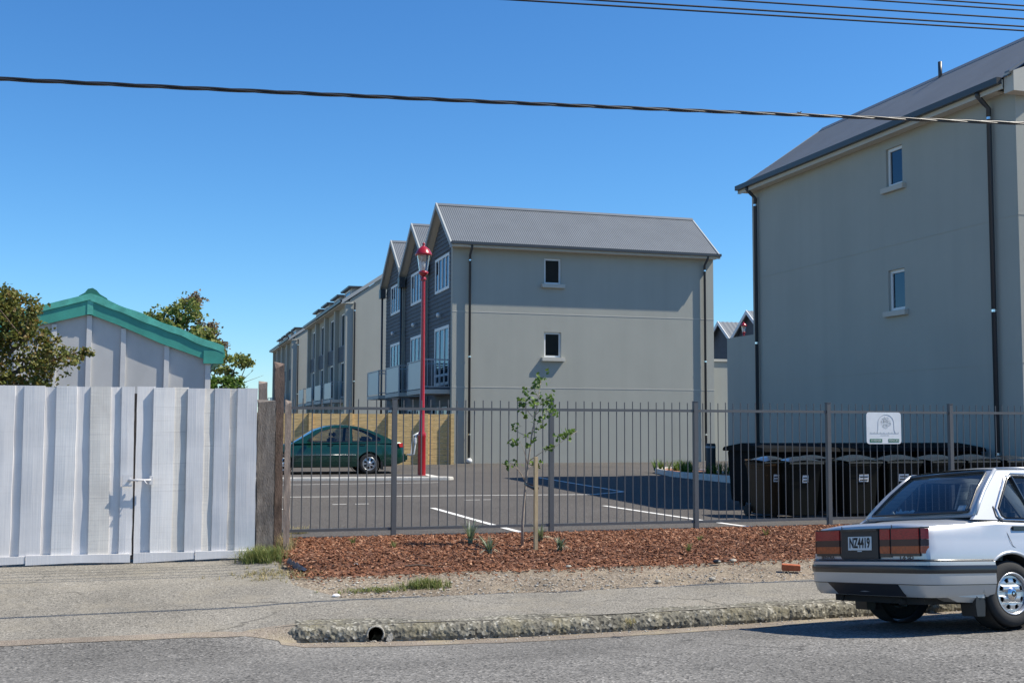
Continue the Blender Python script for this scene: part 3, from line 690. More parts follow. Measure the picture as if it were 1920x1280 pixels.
# street front: piers with recessed boarded bay
MB().box((XR + .202, YN + .001, -.3), (XR + .34, YN + .5, ZE2 - .1)).build('pier', M['plaster'], rb); MB().box((XB - .35, YN, -.3), (XB, YN + .499, ZE2 - .1)).build('pier', M['plaster'], rb)
hs = [(17.3, 6.6, 19.9, 8.1), (17.3, 3.2, 19.9, 5.4), (17.3, .9, 19.9, 2.3)]
weatherboards(rb, (XR + .34, XB - .35, 0, lambda x: ZE2 - .1 + (ZR2 - ZE2) * (1 - abs(x - XRG) / 2.6)), hs, YN + .33, along='y')
mb = MB(); wall_y(mb, YN + .335, [(XR + .34, -.2), (XB - .35, -.2), (XB - .35, ZE2 + .05), (XRG, ZR2 - .12), (XR + .34, ZE2 + .05)], [rect(*h) for h in hs], .1); mb.build('gable_backing', M['board'], rb)
for h in hs: frame_win(rb, lambda a, b, d: (a, YN + .335 + d, b), *h, .0, bars=[lerp(h[0], h[2], i / 3) for i in (1, 2)], fw=.1)
ev = XR - .33
sl = (ZR2 - ZE2) / (XRG - ev)
r1 = corrugated(rb, lambda s, v, h: (lerp(ev, XRG, v), YN - .25 + s, lerp(ZE2 + .02, ZR2, v) + h), YF - YN + .45)
corrugated(rb, lambda s, v, h: (lerp(XB + .35, XRG, v), YN - .25 + s, lerp(ZE2 - .02, ZR2, v) + h), YF - YN + .45)
MB().prism([(XRG - .15, ZR2 - .08), (XRG, ZR2 + .05), (XRG + .15, ZR2 - .08), (XRG + .15, ZR2 - .1), (XRG, ZR2 + .03), (XRG - .15, ZR2 - .1)], lambda a, b: (a, YN - .26, b), lambda a, b: (a, YF + .21, b)).build('ridge_cap', M['roof'], r1)
MB().box((ev - .12, YN - .02, ZE2 - .10), (ev, YF + .2, ZE2 + .03)).build('gutter', M['gutter'], rb)
MB().box((ev + .002, YN - .02, ZE2 - .20), (ev + .03, YF + .17, ZE2 - .01)).build('fascia', M['plaster_edge'], rb)
MB().box((ev + .031, YN + .3, ZE2 - .17), (XR - .002, YF + .15, ZE2 - .14)).build('eave_soffit', M['soffit'], rb)
# boxed gable returns and pale rake boards at the street end
MB().prism([(ev + .05, ZE2 - .30), (XR + .33, ZE2 - .30), (XR + .33, ZE2 + .33), (ev + .05, ZE2 + .10)], lambda a, b: (a, YN - .30, b), lambda a, b: (a, YN - .025, b)).build('eave_return', M['plaster_edge'], rb)
mb = MB(); mb.prism([(XR + .34, ZE2 + .0), (XR + .34, ZE2 + .36), (XRG, ZR2 + .06), (XRG, ZR2 - .3)], lambda a, b: (a, YN - .297, b), lambda a, b: (a, YN - .2, b)); mb.prism([(XB + .38, ZE2 - .3), (XB + .38, ZE2 + .02), (XRG, ZR2 + .06), (XRG, ZR2 - .3)], lambda a, b: (a, YN - .297, b), lambda a, b: (a, YN - .2, b)); mb.build('barge_board', M['plaster_edge'], rb)
MB().prism([(ev - .06, ZE2 + .055), (XRG, ZR2 + .062), (XRG, ZR2 + .09), (ev - .06, ZE2 + .09)], lambda a, b: (a, YN - .32, b), lambda a, b: (a, YN - .18, b)).build('verge_flashing', M['roof'], rb)
MB().prism([(ev - .02, ZE2 + .0), (XRG, ZR2 + .03), (XRG, ZR2 - .16), (ev - .02, ZE2 - .2)], lambda a, b: (a, YF + .17, b), lambda a, b: (a, YF + .21, b)).build('barge_board', M['bargeboard'], rb)
downpipe(rb, XR, 19.42, .05, ZE2 - .08, .09, .05, outdir=(-1, 0), top=.27); downpipe(rb, XR, 29.25, .05, ZE2 - .08, .09, .05, outdir=(-1, 0), top=.27)
MB().tube([(XRG - .12, 24.15, ZR2 - .25), (XRG - .12, 24.15, ZR2 + .32)], .05, 10).build('vent_pipe', M['gutter'], rb, smooth=True)
# lower annex running on behind
ax = MB(); ax.box((XR + .003, YF + .003, 0), (XR + .25, 31.25, 4.25)); ax.box((XR + .25, 31.0, 0), (XB, 31.25, 4.25)); ax.build('annex_wall', M['plaster'], rb)

#PART2
# ================================================================ steel picket fence
FY = 16.5
sf = thing('steel_fence', 'grey steel picket fence with square posts in front of the car park', 'fence', (8, FY, 0))
PX = [3.143, 5.545, 7.935, 10.31, 12.66, 15.02, 17.4]
for i, x in enumerate(PX):
    p = MB().box((x - .036, FY - .036, -.25), (x + .036, FY + .036, 2.0)).build('post', M['fence'], sf, bevel=.003)
    MB().box((x - .040, FY - .040, 2.001), (x + .040, FY + .040, 2.014)).build('post_cap', M['fence'], p, bevel=.003)
edges = [1.56] + PX
for i, (a, b) in enumerate(zip(edges, edges[1:])):
    mb = MB(); a2 = a + (.04 if i else 0); b2 = b - .04
    for z in (1.862, .135): mb.box((a2, FY - .02, z - .02), (b2, FY + .02, z + .02))
    n = max(2, round((b - a) / .1335)); st = (b - a) / n
    for k in range(1, n):
        x = a + k * st
        mb.tube([(x, FY, .157), (x, FY, 1.84)], .0085, 6, caps=False); mb.tube([(x, FY, 1.882), (x, FY, 1.985 + .012 * (k % 2 == 0))], .0085, 6)
        if rnd.random() < .0: pass
    if i == 0:
        mb.tube([(a + .02, FY, .1), (a + .02, FY, 1.99)], .0085, 6)
    mb.build('picket_panel', M['fence'], sf, fix=False)
# sign on the fence
sg = thing('fence_sign', 'white rounded sign with green strips fixed to the steel fence above the bins', 'sign', (11.34, 16.46, 1.34))
SX, SZ, SWd, SH = 11.34, 1.6, .66, .52; sy = FY - .032
def rrect(w, h, r, n=5):
    o = []
    for cx, cy, a0 in ((w / 2 - r, h / 2 - r, 0), (-w / 2 + r, h / 2 - r, 90), (-w / 2 + r, -h / 2 + r, 180), (w / 2 - r, -h / 2 + r, 270)):
        for k in range(n + 1): a = R(a0 + 90 * k / n); o.append((cx + r * math.cos(a), cy + r * math.sin(a)))
    return o
fs_ = lambda d: (lambda a, b: (SX + a, sy - d, SZ + b))
MB().prism(rrect(SWd, SH, .05), fs_(0), fs_(-.006)).build('board', M['signface'], sg)
mb = MB()     # crest: leafy disc inside an arch line, ruled line with flourishes
rr = random.Random(5)
for _ in range(150):
    a = rr.random() * 6.283; q = .095 * math.sqrt(rr.random()); x = .04 + q * math.cos(a); z = .085 + q * 1.05 * math.sin(a); s = .0055 + .004 * rr.random(); t = rr.random() * 3
    mb.add([(SX + x + s * math.cos(t + k * 2.1), sy - .002, SZ + z + s * math.sin(t + k * 2.1)) for k in range(3)], [(0, 1, 2)])
mb.build('crest', M['signgrey'], sg, fix=False)
mb = MB(); arch = [(.04 + .15 * math.cos(R(a)), .085 + .14 * math.sin(R(a))) for a in range(0, 181, 10)]
arch = [(.22, -.09), (.195, -.03)] + arch + [(-.115, -.03), (-.14, -.09)]
for p, q in zip(arch, arch[1:]): mb.bar((SX + p[0], sy - .002, SZ + p[1]), (SX + q[0], sy - .002, SZ + q[1]), .003, .003)
mb.build('arch_line', M['signgrey'], sg, fix=False)
MB().box((SX - .27, sy - .0025, SZ - .088), (SX + .28, sy - .001, SZ - .083)).build('rule', M['signgrey'], sg)
mb = MB()     # illegible scrollwork standing on the rule
for k in range(9):
    x = -.25 + k * .062 + (.03 if k > 4 else 0); mb.add([(SX + x + q * math.cos(u), sy - .002, SZ - .072 + q * .8 * math.sin(u)) for u, q in ((0, .011), (1.2, .007), (2.4, .012), (3.8, .006), (5, .010))], [(0, 1, 2, 3, 4)])
for k in range(14): mb.add([(SX - .07 + k * .012, sy - .002, SZ - .125), (SX - .063 + k * .012, sy - .002, SZ - .125), (SX - .064 + k * .012, sy - .002, SZ - .113 + .003 * (k % 3)), (SX - .07 + k * .012, sy - .002, SZ - .115)], [(0, 1, 2, 3)])
mb.build('scrollwork', M['signgrey'], sg, fix=False)
for (cx, w, tx) in ((-.155, .235, 'WARNER'), (.185, .205, 'FENCES')):
    b = MB().prism([(-w / 2, -.028), (w / 2, -.028), (w / 2, .028), (-w / 2, .028)], lambda a, c: (SX + cx + a, sy - .0025, SZ - .205 + c), lambda a, c: (SX + cx + a, sy - .001, SZ - .205 + c)).build('green_strip', M['signgreen'], sg)
    textmesh(tx, .046, lambda a, c: (SX + cx + a, sy - .004, SZ - .205 + c), 'lettering', M['white'], b, width=w * .86)

# ================================================================ boarded gate, posts
def gate(x0, x1, label, seed, latch=False):
    t = thing('gate', label, 'gate', ((x0 + x1) / 2, 14.7, -.05), group='pair of board gates painted pale grey')
    rr = random.Random(seed); x = x0; k = 0; GY = 14.72; boards = []
    while x < x1 - .06:
        w = rr.choice((.16, .19, .21, .14)); top = 2.075 + rr.uniform(-.012, .012)
        e = min(x + w, x1)
        if x1 - e < .08: e = x1
        lift = (.0, .032, .058, .026)[k % 4] if True else 0
        lift = (0, .026)[k % 2] + rr.uniform(0, .010)
        boards.append((x - (.02 if k % 2 else 0), e + (.02 if k % 2 else 0), lift, top)); x = e; k += 1
    for (a, b, lf, top) in boards:
        mb = MB(); bow = rr.uniform(-.012, .012); tl = rr.uniform(-.018, .018); wv = rr.uniform(0, 6)
        a = max(a, x0); b = min(b, x1); N = 22
        jt = [rr.uniform(-.004, .004) for _ in range(N + 1)]
        def edge(z, s): return bow * math.sin(z * 1.4 + wv) + s * .003 * noise.noise(Vector((z * 6, s * 3 + a * 9, 0)))
        vs = []
        for i in range(N + 1):
            z = lerp(.055 + .01 * rr.random(), top, i / N)
            ea, eb = a + edge(z, 1), b + edge(z, 2)
            yo = GY - lf - .004 * noise.noise(Vector((z * 3, a * 7, 1)))
            vs += [(ea, yo - .022 - tl * .5, z), (lerp(ea, eb, .5), yo - .024 - .002 * math.sin(z * 5 + wv), z), (eb, yo - .022 + tl * .5, z), (ea, yo + .012, z), (eb, yo + .012, z)]
        fs = []
        for i in range(N):
            p = i * 5; q = p + 5
            fs += [(p, p + 1, q + 1, q), (p + 1, p + 2, q + 2, q + 1), (p + 2, p + 4, q + 4, q + 2), (p + 3, p, q, q + 3)]
        fs += [(N * 5, N * 5 + 1, N * 5 + 2, N * 5 + 4, N * 5 + 3)]
        mb.add(vs, fs); mb.build('board', rr.choice((M['gate1'], M['gate1'], M['gate2'], M['gate3'])), t, fix=True)
    for z in (.35, 1.72): MB().box((x0 + .02, GY + .014, z), (x1 - .02, GY + .06, z + .12)).build('rail', M['gate1'], t)
    if latch: MB().box((x0 - .05, GY + .015, .0), (x0 + .05, GY + .05, 2.0)).build('gap_backing', M['oldpost'], t)  # backing added behind the gap to block daylight between the leaves
    segs = 2
    for i in range(segs):
        a, b = lerp(x0, x1, i / segs), lerp(x0, x1, (i + 1) / segs); zt = .075; zb = -.045 + .02 * i + rr.uniform(-.01, .01)
        MB().prism([(a + .004, zb), (lerp(a, b, .5), zb + .012), (b - .004, zb + .03 * (1 - i)), (b - .004, zt), (a + .004, zt + .01)], lambda p, q: (p, GY - .075 - .006 * i, q), lambda p, q: (p, GY - .05, q)).build('kickboard', M['gate1'], t)
    return t
def gatemat(name, c, c2, saw=.0):
    m = mat(name, c, .9, c2=c2, vs_=2.2, stretch=(1.2, 1.2, .8), bump=.0, vlo=.3, vhi=.7)
    nt = m.node_tree; N = nt.nodes.new; L = nt.links.new; b = nt.nodes['Principled BSDF']
    tc = nt.nodes['Texture Coordinate']; 
    # rough sawn cross scratches that come and go, vertical grain, knots
    w = N('ShaderNodeTexNoise'); w.inputs['Scale'].default_value = 1; w.inputs['Detail'].default_value = 3
    mp = N('ShaderNodeMapping'); mp.inputs['Scale'].default_value = (1.2, 1.2, 42); L(tc.outputs['Object'], mp.inputs[0]); L(mp.outputs[0], w.inputs['Vector'])
    g = N('ShaderNodeTexNoise'); g.inputs['Scale'].default_value = 1; mp2 = N('ShaderNodeMapping'); mp2.inputs['Scale'].default_value = (60, 60, 1.6); L(tc.outputs['Object'], mp2.inputs[0]); L(mp2.outputs[0], g.inputs['Vector'])
    ad = N('ShaderNodeMath'); ad.operation = 'MULTIPLY_ADD'; L(w.outputs['Fac'], ad.inputs[0]); ad.inputs[1].default_value = saw; L(g.outputs['Fac'], ad.inputs[2])
    bp = N('ShaderNodeBump'); bp.inputs['Strength'].default_value = .22; bp.inputs['Distance'].default_value = .008; L(ad.outputs[0], bp.inputs['Height']); L(bp.outputs[0], b.inputs['Normal'])
    # worn paint streaks
    mr = N('ShaderNodeMapRange'); mr.inputs[1].default_value = .60; mr.inputs[2].default_value = .72; mr.inputs[4].default_value = .35 * saw; L(w.outputs['Fac'], mr.inputs[0])
    src = b.inputs['Base Color'].links[0].from_socket
    mx = N('ShaderNodeMix'); mx.data_type = 'RGBA'; L(mr.outputs[0], mx.inputs[0]); L(src, mx.inputs[6]); mx.inputs[7].default_value = (.38, .36, .34, 1); L(mx.outputs[2], b.inputs['Base Color'])
    return m
M['gate1'] = gatemat('limewash_boards', (.62, .60, .59), (.74, .72, .71), .25); M['gate2'] = gatemat('limewash_boards_worn', (.54, .51, .47), (.70, .67, .62), 1.2); M['gate3'] = gatemat('limewash_boards_clean', (.66, .64, .62), (.78, .76, .74), .6)
g1 = gate(-2.75, -.405, 'pale grey board gate leaf on the left of the latch', 11)
g2 = gate(-.375, 1.055, 'pale grey board gate leaf carrying the latch, beside the old posts', 23, latch=True)
t = thing('latch', 'small whitewashed barrel bolt latch across the gap between the gate leaves', 'latch', (-.36, 14.6, .95))
MB().box((-.52, 14.625, .88), (-.41, 14.634, 1.02)).build('plate', M['gate1'], t, bevel=.002)
MB().box((-.21, 14.60, .90), (-.17, 14.634, 1.0)).build('plate', M['gate1'], t, bevel=.002)
MB().tube([(-.46, 14.60, .955), (-.19, 14.60, .955)], .011, 8).build('bolt', M['gate1'], t, smooth=True); MB().tube([(-.27, 14.60, .955), (-.255, 14.57, .93), (-.235, 14.575, .91)], .007, 6).build('handle', M['gate1'], t, smooth=True)
for x in (-.44, -.36): MB().box((x, 14.60, .935), (x + .02, 14.625, .975)).build('staple', M['gate1'], t, bevel=.002)

def rough_post(name, x0, y0, x1, y1, z0, z1, mt, label, jag=.01, top=.0):
    mb = MB(); N = 26; vs = []
    for i in range(N + 1):
        z = lerp(z0, z1, i / N)
        for k, (x, y) in enumerate(((x0, y0), (lerp(x0, x1, .5), y0), (x1, y0), (x1, y1), (x0, y1))):
            vs.append((x + jag * noise.noise(Vector((z * 4, k * 5, x * 7))), y + jag * noise.noise(Vector((z * 4, k * 5, 9))), z + (top * (k - 1.5) * .3 if i == N else 0)))
    fs = [(i * 5 + k, i * 5 + (k + 1) % 5, i * 5 + 5 + (k + 1) % 5, i * 5 + 5 + k) for i in range(N) for k in range(5)] + [tuple(N * 5 + k for k in range(5))]
    mb.add(vs, fs); return mb.build(name, mt, label=label, cat='post')
rough_post('fence_post', 1.075, 14.74, 1.285, 14.92, -.2, 1.92, M['oldpost'], 'thick dark weathered post where the pale gate ends', .016, .03)
rough_post('fence_post', 1.325, 15.35, 1.445, 15.5, -.2, 2.40, M['rustpost'], 'tallest brown timber post between the weathered post and the grey paling', .014, .08)
rough_post('paling', 1.425, 14.92, 1.50, 14.95, -.05, 1.90, M['paling'], 'narrow grey paling standing right next to the steel fence', .012, .06)
rough_post('paling', 1.18, 16.2, 1.30, 16.3, 0, 2.20, M['paling'], 'short grey paling top showing behind the weathered post', .01, .04)
rough_post('board', 1.31, 15.2, 1.335, 16.4, 0, 1.84, M['under'], 'near-black board standing in for the shaded gap behind the old posts', .004)  # shade of the gap given as a near-black board

# ================================================================ shed
sh = thing('shed', 'lilac grey sheet clad shed with teal roof edges behind the pale gate', 'shed', (-1.4, 24, 0))
SY = 22.0; rx, rz = -1.41, 3.86; xr, xl = .72, -3.9; sr = .385; sll = .30
zt = lambda x: rz - (x - rx) * sr if x > rx else rz - (rx - x) * sll
mb = MB(); mb.prism([(xl, -.1), (xr, -.1), (xr, zt(xr) - .1), (rx, rz - .1), (xl, zt(xl) - .1)], lambda a, b: (a, SY, b), lambda a, b: (a, SY + .08, b)); mb.build('gable_wall', M['shedwall'], sh)
MB().box((xr - .06, SY + .08, -.1), (xr, SY + 6, zt(xr) - .12)).build('side_wall', M['shedwall'], sh); MB().box((xl, SY + .08, -.1), (xl + .06, SY + 6, zt(xl) - .12)).build('side_wall', M['shedwall'], sh)
for x in (-3.2, -2.62, -2.01, -1.42, -.83, -.07, .665):
    MB().box((x - .045, SY - .04, -.1), (x + .045, SY - .001, zt(x) - .28)).build('batten', M['shedbatten'], sh, bevel=.003)
def strip(pts_top, h, y0, y1): return [p for p in pts_top] + [(p[0], p[1] - h) for p in reversed(pts_top)]
top = [(xl - .25, zt(xl - .25) + .02), (-2.9, zt(-2.9) + .045), (rx, rz + .0), (-.9, zt(-.9) + .01), (-.2, zt(-.2) - .02), (.4, zt(.4) + .0), (.90, zt(.90) + .02)]
MB().prism([(p[0], p[1]) for p in top[:3]] + [(top[2][0], top[2][1] - .26), (top[1][0], top[1][1] - .27), (top[0][0], top[0][1] - .26)], lambda a, b: (a, SY - .09, b), lambda a, b: (a, SY - .05, b)).build('fascia', M['teal'], sh)
MB().prism([(p[0], p[1]) for p in top[2:]] + [(p[0], p[1] - .27) for p in reversed(top[2:])], lambda a, b: (a, SY - .09, b), lambda a, b: (a, SY - .05, b)).build('fascia', M['teal'], sh)
MB().box((rx - .05, SY - .10, rz - .27), (rx + .05, SY - .091, rz + .0)).build('fascia_joint', M['teal2'], sh)
mb = MB()   # lifted flashing over the fascia
n = 24
pt = [lerp(rx, .95, i / n) for i in range(n + 1)]
tp = [(x, zt(x) + .11 + .012 * math.sin(x * 9)) for x in pt]; bt = [(x, zt(x) - .02 + .03 * noise.noise(Vector((x * 3, 1, 0)))) for x in pt]
mb.prism(tp + bt[::-1], lambda a, b: (a, SY - .115, b), lambda a, b: (a, SY - .1, b)); mb.build('flashing', M['teal2'], sh)
pt = [lerp(xl - .2, rx, i / n) for i in range(n + 1)]; tp = [(x, zt(x) + .11) for x in pt]; bt = [(x, zt(x) + .0 + .02 * noise.noise(Vector((x * 3, 1, 0)))) for x in pt]
MB().prism(tp + bt[::-1], lambda a, b: (a, SY - .115, b), lambda a, b: (a, SY - .1, b)).build('flashing', M['teal2'], sh)
for a, b in ((rx, .92), (xl - .25, rx)):
    corrugated(sh, lambda s, v, h: (lerp(a, b, v), SY - .1 + s, zt(lerp(a, b, v)) + .09 + h), 6.3, pitch=.08, mt='teal')
MB().prism([(rx - .20, rz + .06), (rx - .10, rz + .12), (rx - .05, rz + .19), (rx + .03, rz + .21), (rx + .10, rz + .17), (rx + .16, rz + .10), (rx + .28, rz + .03)], lambda a, b: (a, SY - .10, b), lambda a, b: (a, SY + 6.2, b)).build('ridge_cap', M['teal3'], sh)
MB().box((.58, SY - .11, 2.74), (.94, SY - .045, 2.98)).build('gutter_end', M['teal'], sh, bevel=.004)
MB().box((.86, SY - .05, 2.86), (.97, SY + 6, 2.98)).build('gutter', M['teal'], sh)

# ================================================================ pine fence
pf = thing('timber_fence', 'light tan horizontal board fence behind the green car', 'fence', (6.8, 40.9, .17))
for k in range(9):
    z = .1 + k * .212
    MB().box((1.8, 40.95, z), (9.98, 41.0, z + .204)).build('board', M['pine'], pf)
for x in (3.0, 4.78, 6.2, 7.6, 8.95, 9.92): MB().box((x - .06, 40.80, .1), (x + .06, 40.949, 2.02)).build('post', M['pine'], pf)

# ================================================================ red lamp post
def lamp_post(x, y, g, label, H=6.75):
    t = thing('lamp_post', label, 'lamp post', (x, y, g)); z = g
    MB().lathe([(.16, 0), (.16, .06), (.115, .1), (.11, 1.15), (.125, 1.2), (.11, 1.28), (.075, 1.34), (.066, 3), (.055, H - .75), (.085, H - .72), (.085, H - .67), (.05, H - .62), (0, H - .62)], (x, y, z), 'z', 20).build('pole', M['red'], t, smooth=True, autos=40)
    MB().lathe([(.05, H - .62), (.13, H - .55), (.15, H - .5), (.10, H - .46), (0, H - .46)], (x, y, z), 'z', 20).build('lantern_base', M['red'], t, smooth=True)
    MB().lathe([(.125, H - .46), (.19, H - .02)], (x, y, z), 'z', 16).build('lantern_glass', M['lampglass'], t, smooth=True, fix=False)
    MB().lathe([(0, H - .44), (.05, H - .43), (.055, H - .25), (.02, H - .18), (0, H - .18)], (x, y, z), 'z', 12).build('bulb', M['white'], t, smooth=True)
    MB().lathe([(.20, H - .02), (.25, H - .0), (.24, H + .04), (.17, H + .17), (.07, H + .25), (.035, H + .27), (.035, H + .30), (.05, H + .33), (0, H + .37)], (x, y, z), 'z', 20).build('lantern_hood', M['red'], t, smooth=True)
    return t
lamp_post(6.93, 32.2, .10, 'slender red lamp post with glass lantern standing on the white kerbed strip', H=6.4)
lamp_post(43.2, 81.0, .32, 'far red lamp hood against the distant gable, at the right building corner', H=9.1)
# kerbed strip
MB().prism([(1.4, 31.6), (7.45, 31.05), (7.62, 31.15), (7.60, 31.35), (7.3, 31.5), (7.3, 33.0), (1.4, 33.0)], lambda a, b: (a, b, .05), lambda a, b: (a, b, .185)).build('kerb_island', M['kerbwhite'], kind='structure', bevel=.02)
MB().prism([(1.4, 31.9), (7.0, 31.4), (7.1, 32.85), (1.4, 32.85)], lambda a, b: (a, b, .12), lambda a, b: (a, b, .19)).build('island_paving', M['asphalt'], kind='structure')

# ================================================================ planter, bollard, plants
pl = [(15.05, 34.1), (14.75, 33.6), (14.35, 31.5), (14.6, 28.2), (15.9, 28.0), (15.95, 34.6), (15.5, 34.6)]
mbk = MB(); c = Vector((15.3, 31.5)); inn = [tuple(c + (Vector(p) - c) * .93) for p in pl]
mbk.panel(pl, [inn], lambda a, b: (a, b, .27), (0, 0, -.2)); mbk.build('planter_kerb', M['kerbwhite'], kind='structure', bevel=.01)
MB().prism(inn, lambda a, b: (a, b, .1), lambda a, b: (a, b, .22)).build('planter_soil', M['chips'], kind='structure')
t = thing('bollard', 'black round bollard in the kerbed planting bed by the wall', 'bollard', (15.35, 30.9, .2))
MB().lathe([(.15, 0), (.15, .86), (.13, .9), (0, .9)], (15.35, 30.9, .2), 'z', 20).build('body', M['black'], t, smooth=True, autos=40); MB().lathe([(.155, 0), (.158, .03), (.155, .05)], (15.35, 30.9, .97), 'z', 20).build('band', M['rail'], t)

def blades(mb, cx, cy, cz, n, hmin, hmax, w, spread, rr, curl=.5):
    for _ in range(n):
        a = rr.random() * 6.283; h = rr.uniform(hmin, hmax); s = spread * rr.uniform(.3, 1.2); bx, by = cx + .02 * rr.uniform(-1, 1), cy + .02 * rr.uniform(-1, 1)
        d = Vector((math.cos(a), math.sin(a), 0)); nrm = Vector((-math.sin(a), math.cos(a), 0)); ww = w * rr.uniform(.6, 1.2); vs = []
        for k in range(5):
            u = k / 4; p = Vector((bx, by, cz)) + d * s * u ** 1.6 + Vector((0, 0, h * (u - curl * .35 * u * u * u))); q = ww * (1 - u ** 2) * .5 + .0006
            vs += [p - nrm * q, p + nrm * q]
        mb.add(vs, [(2 * k, 2 * k + 1, 2 * k + 3, 2 * k + 2) for k in range(4)])
rr = random.Random(8)
for i in range(9):
    x, y = rr.uniform(14.75, 15.7), rr.uniform(28.8, 33.9)
    mb = MB()
    for _ in range(6): blades(mb, x + rr.uniform(-.2, .2), y + rr.uniform(-.2, .2), .2, 10, .2, .5, .03, .2, rr)
    o = mb.build('low_shrub', M['leaf_green'], fix=False); tag(o, 'small leafy green plant in the white kerbed bed beside the bollard', 'plant', 'green plants in the kerbed bed')

# ================================================================ wheelie bins and skips
def wheelie(x, y, rz, label, w=.56, h=1.06, lid='binlid', body='bin', sticker='wide', proto=None):
    mw = Matrix.Translation((x, y, gz(y))) @ Matrix.Rotation(rz, 4, 'Z')
    t = thing('wheelie_bin', label, 'wheelie bin', group='dark wheelie bins lined up behind the fence', matrix=mw)
    mb = MB(); N = 6; vs = []
    for i, (z, s, d0, d1) in enumerate(((.06, .80, -.25, .20), (.5, .88, -.29, .25), (.88, .95, -.33, .29), (.905, 1.04, -.36, .31), (.97, 1.05, -.365, .315))):
        vs += [(-w / 2 * s, d0, z), (w / 2 * s, d0, z), (w / 2 * s, d1, z), (-w / 2 * s, d1, z)]
    fs = [(i * 4 + k, i * 4 + (k + 1) % 4, i * 4 + 4 + (k + 1) % 4, i * 4 + 4 + k) for i in range(4) for k in range(4)] + [(3, 2, 1, 0), (16, 17, 18, 19)]
    mb.add(vs, fs); mb.build('body', M[body], t, world=False, bevel=.02)
    mb = MB(); mb.grid(6, 6, lambda u, v: (lerp(-w / 2 * 1.07, w / 2 * 1.07, u), lerp(-.385, .33, v), .98 + .11 * math.sin(math.pi * min(1, max(0, .15 + .8 * v))) * (math.sin(math.pi * (.12 + .76 * u)))))
    mb.grid(1, 1, lambda u, v: (lerp(-w / 2 * 1.07, w / 2 * 1.07, u), -.385, .965 + .03 * v)); mb.build('lid', M[lid], t, world=False, smooth=True, fix=False)
    for k in (-1, 1): MB().lathe([(0, -.03), (.09, -.03), (.10, -.02), (.10, .02), (.09, .03), (0, .03)], (k * w * .5, .24, .10), 'x', 16).build('wheel', M['rubber'], t, world=False)
    MB().tube([(-w * .42, .30, .95), (-w * .42, .39, 1.0), (w * .42, .39, 1.0), (w * .42, .30, .95)], .016, 8).build('handle', M[body], t, world=False, smooth=True)
    if sticker:
        sw = .10 if sticker == 'wide' else .055; zc = .70
        s = MB().box((-sw, -.338, zc - .065), (sw, -.334, zc + .065)).build('sticker', M['paper'], t, world=False)
        for v in s.data.vertices: v.co.y += (.70 - v.co.z) * .1 + .022
        for r_ in range(2):
            MB().box((-sw * .8, -.319 + .0, zc - .04 + r_ * .05), (sw * .8, -.3165, zc - .02 + r_ * .05)).build('print', M['ink'], s, world=False)
    return t
BL = [(10.36, 18.62, .05, .46, 'binbrown', 'narrow', 'brown bodied wheelie bin with a small white sticker at the left end of the row'),
      (10.74, 18.24, -.03, .55, 'bin', 'narrow', 'dark wheelie bin with small sticker, second from the left end of the row'),
      (11.95, 18.32, .04, .60, 'bin', 'wide', 'dark wheelie bin with wide white label, directly beneath the white fence sign'),
      (12.83, 18.35, -.05, .60, 'bin', 'wide', 'dark wheelie bin with wide white label, just right of the one beneath the sign'),
      (13.72, 18.34, .03, .60, 'bin', 'wide', 'dark wheelie bin with wide white label, seen over the silver car boot'),
      (14.52, 18.36, .0, .58, 'bin', 'wide', 'dark wheelie bin with label, seen over the silver car rear window'),
      (15.32, 18.33, .06, .58, 'bin', 'wide', 'dark wheelie bin nearest the right edge, above the silver car roof'),
      (11.42, 18.95, .1, .58, 'bin', None, 'plain dark wheelie bin set back behind the second and third bins'),
      (12.38, 18.98, -.08, .58, 'bin', None, 'plain dark wheelie bin set back behind the sign bin and its neighbour'),
      (13.28, 18.97, .05, .58, 'bin', None, 'plain dark wheelie bin set back in the middle of the row'),
      (14.12, 18.95, -.04, .58, 'bin', None, 'plain dark wheelie bin set back behind the car boot bins'),
      (14.95, 18.96, .05, .58, 'bin', None, 'plain dark wheelie bin set back near the right end')]
for (x, y, r_, w, b, st, lb) in BL: wheelie(x, y, r_, lb, w=w * 1.13, body=b, sticker=st)
def skip_bin(x0, x1, label):
    t = thing('waste_skip', label, 'skip', ((x0 + x1) / 2, 20.6, 0), group='large black skips behind the wheelie bins')
    MB().prism([(19.95, .12), (21.2, .12), (21.35, 1.12), (19.8, 1.12)], lambda a, b: (x0 + .05, a, b), lambda a, b: (x1 - .05, a, b)).build('body', M['skip'], t, bevel=.02)
    for k in range(5):
        xx = lerp(x0 + .15, x1 - .15, k / 4); MB().box((xx - .03, 19.80, .2), (xx + .03, 19.93, 1.0)).build('rib', M['skip'], t)
    MB().prism([(19.70, 1.12), (21.45, 1.12), (21.4, 1.20), (20.6, 1.29), (19.74, 1.20)], lambda a, b: (x0 - .02, a, b), lambda a, b: (x1 - .01, a, b)).build('lid', M['skip'], t, bevel=.015)
    for xx in (x0 + .2, x1 - .2):
        for yy in (20.1, 21.0): MB().lathe([(0, -.03), (.08, -.03), (.09, 0), (.08, .03), (0, .03)], (xx, yy, .09), 'x', 12).build('wheel', M['rubber'], t)
skip_bin(10.93, 12.6, 'large black lidded skip at the left, its lid corner sticking out'); skip_bin(12.64, 14.3, 'large black lidded skip in the middle behind the wheelie bins'); skip_bin(14.34, 16.0, 'large black lidded skip against the shaded wall')

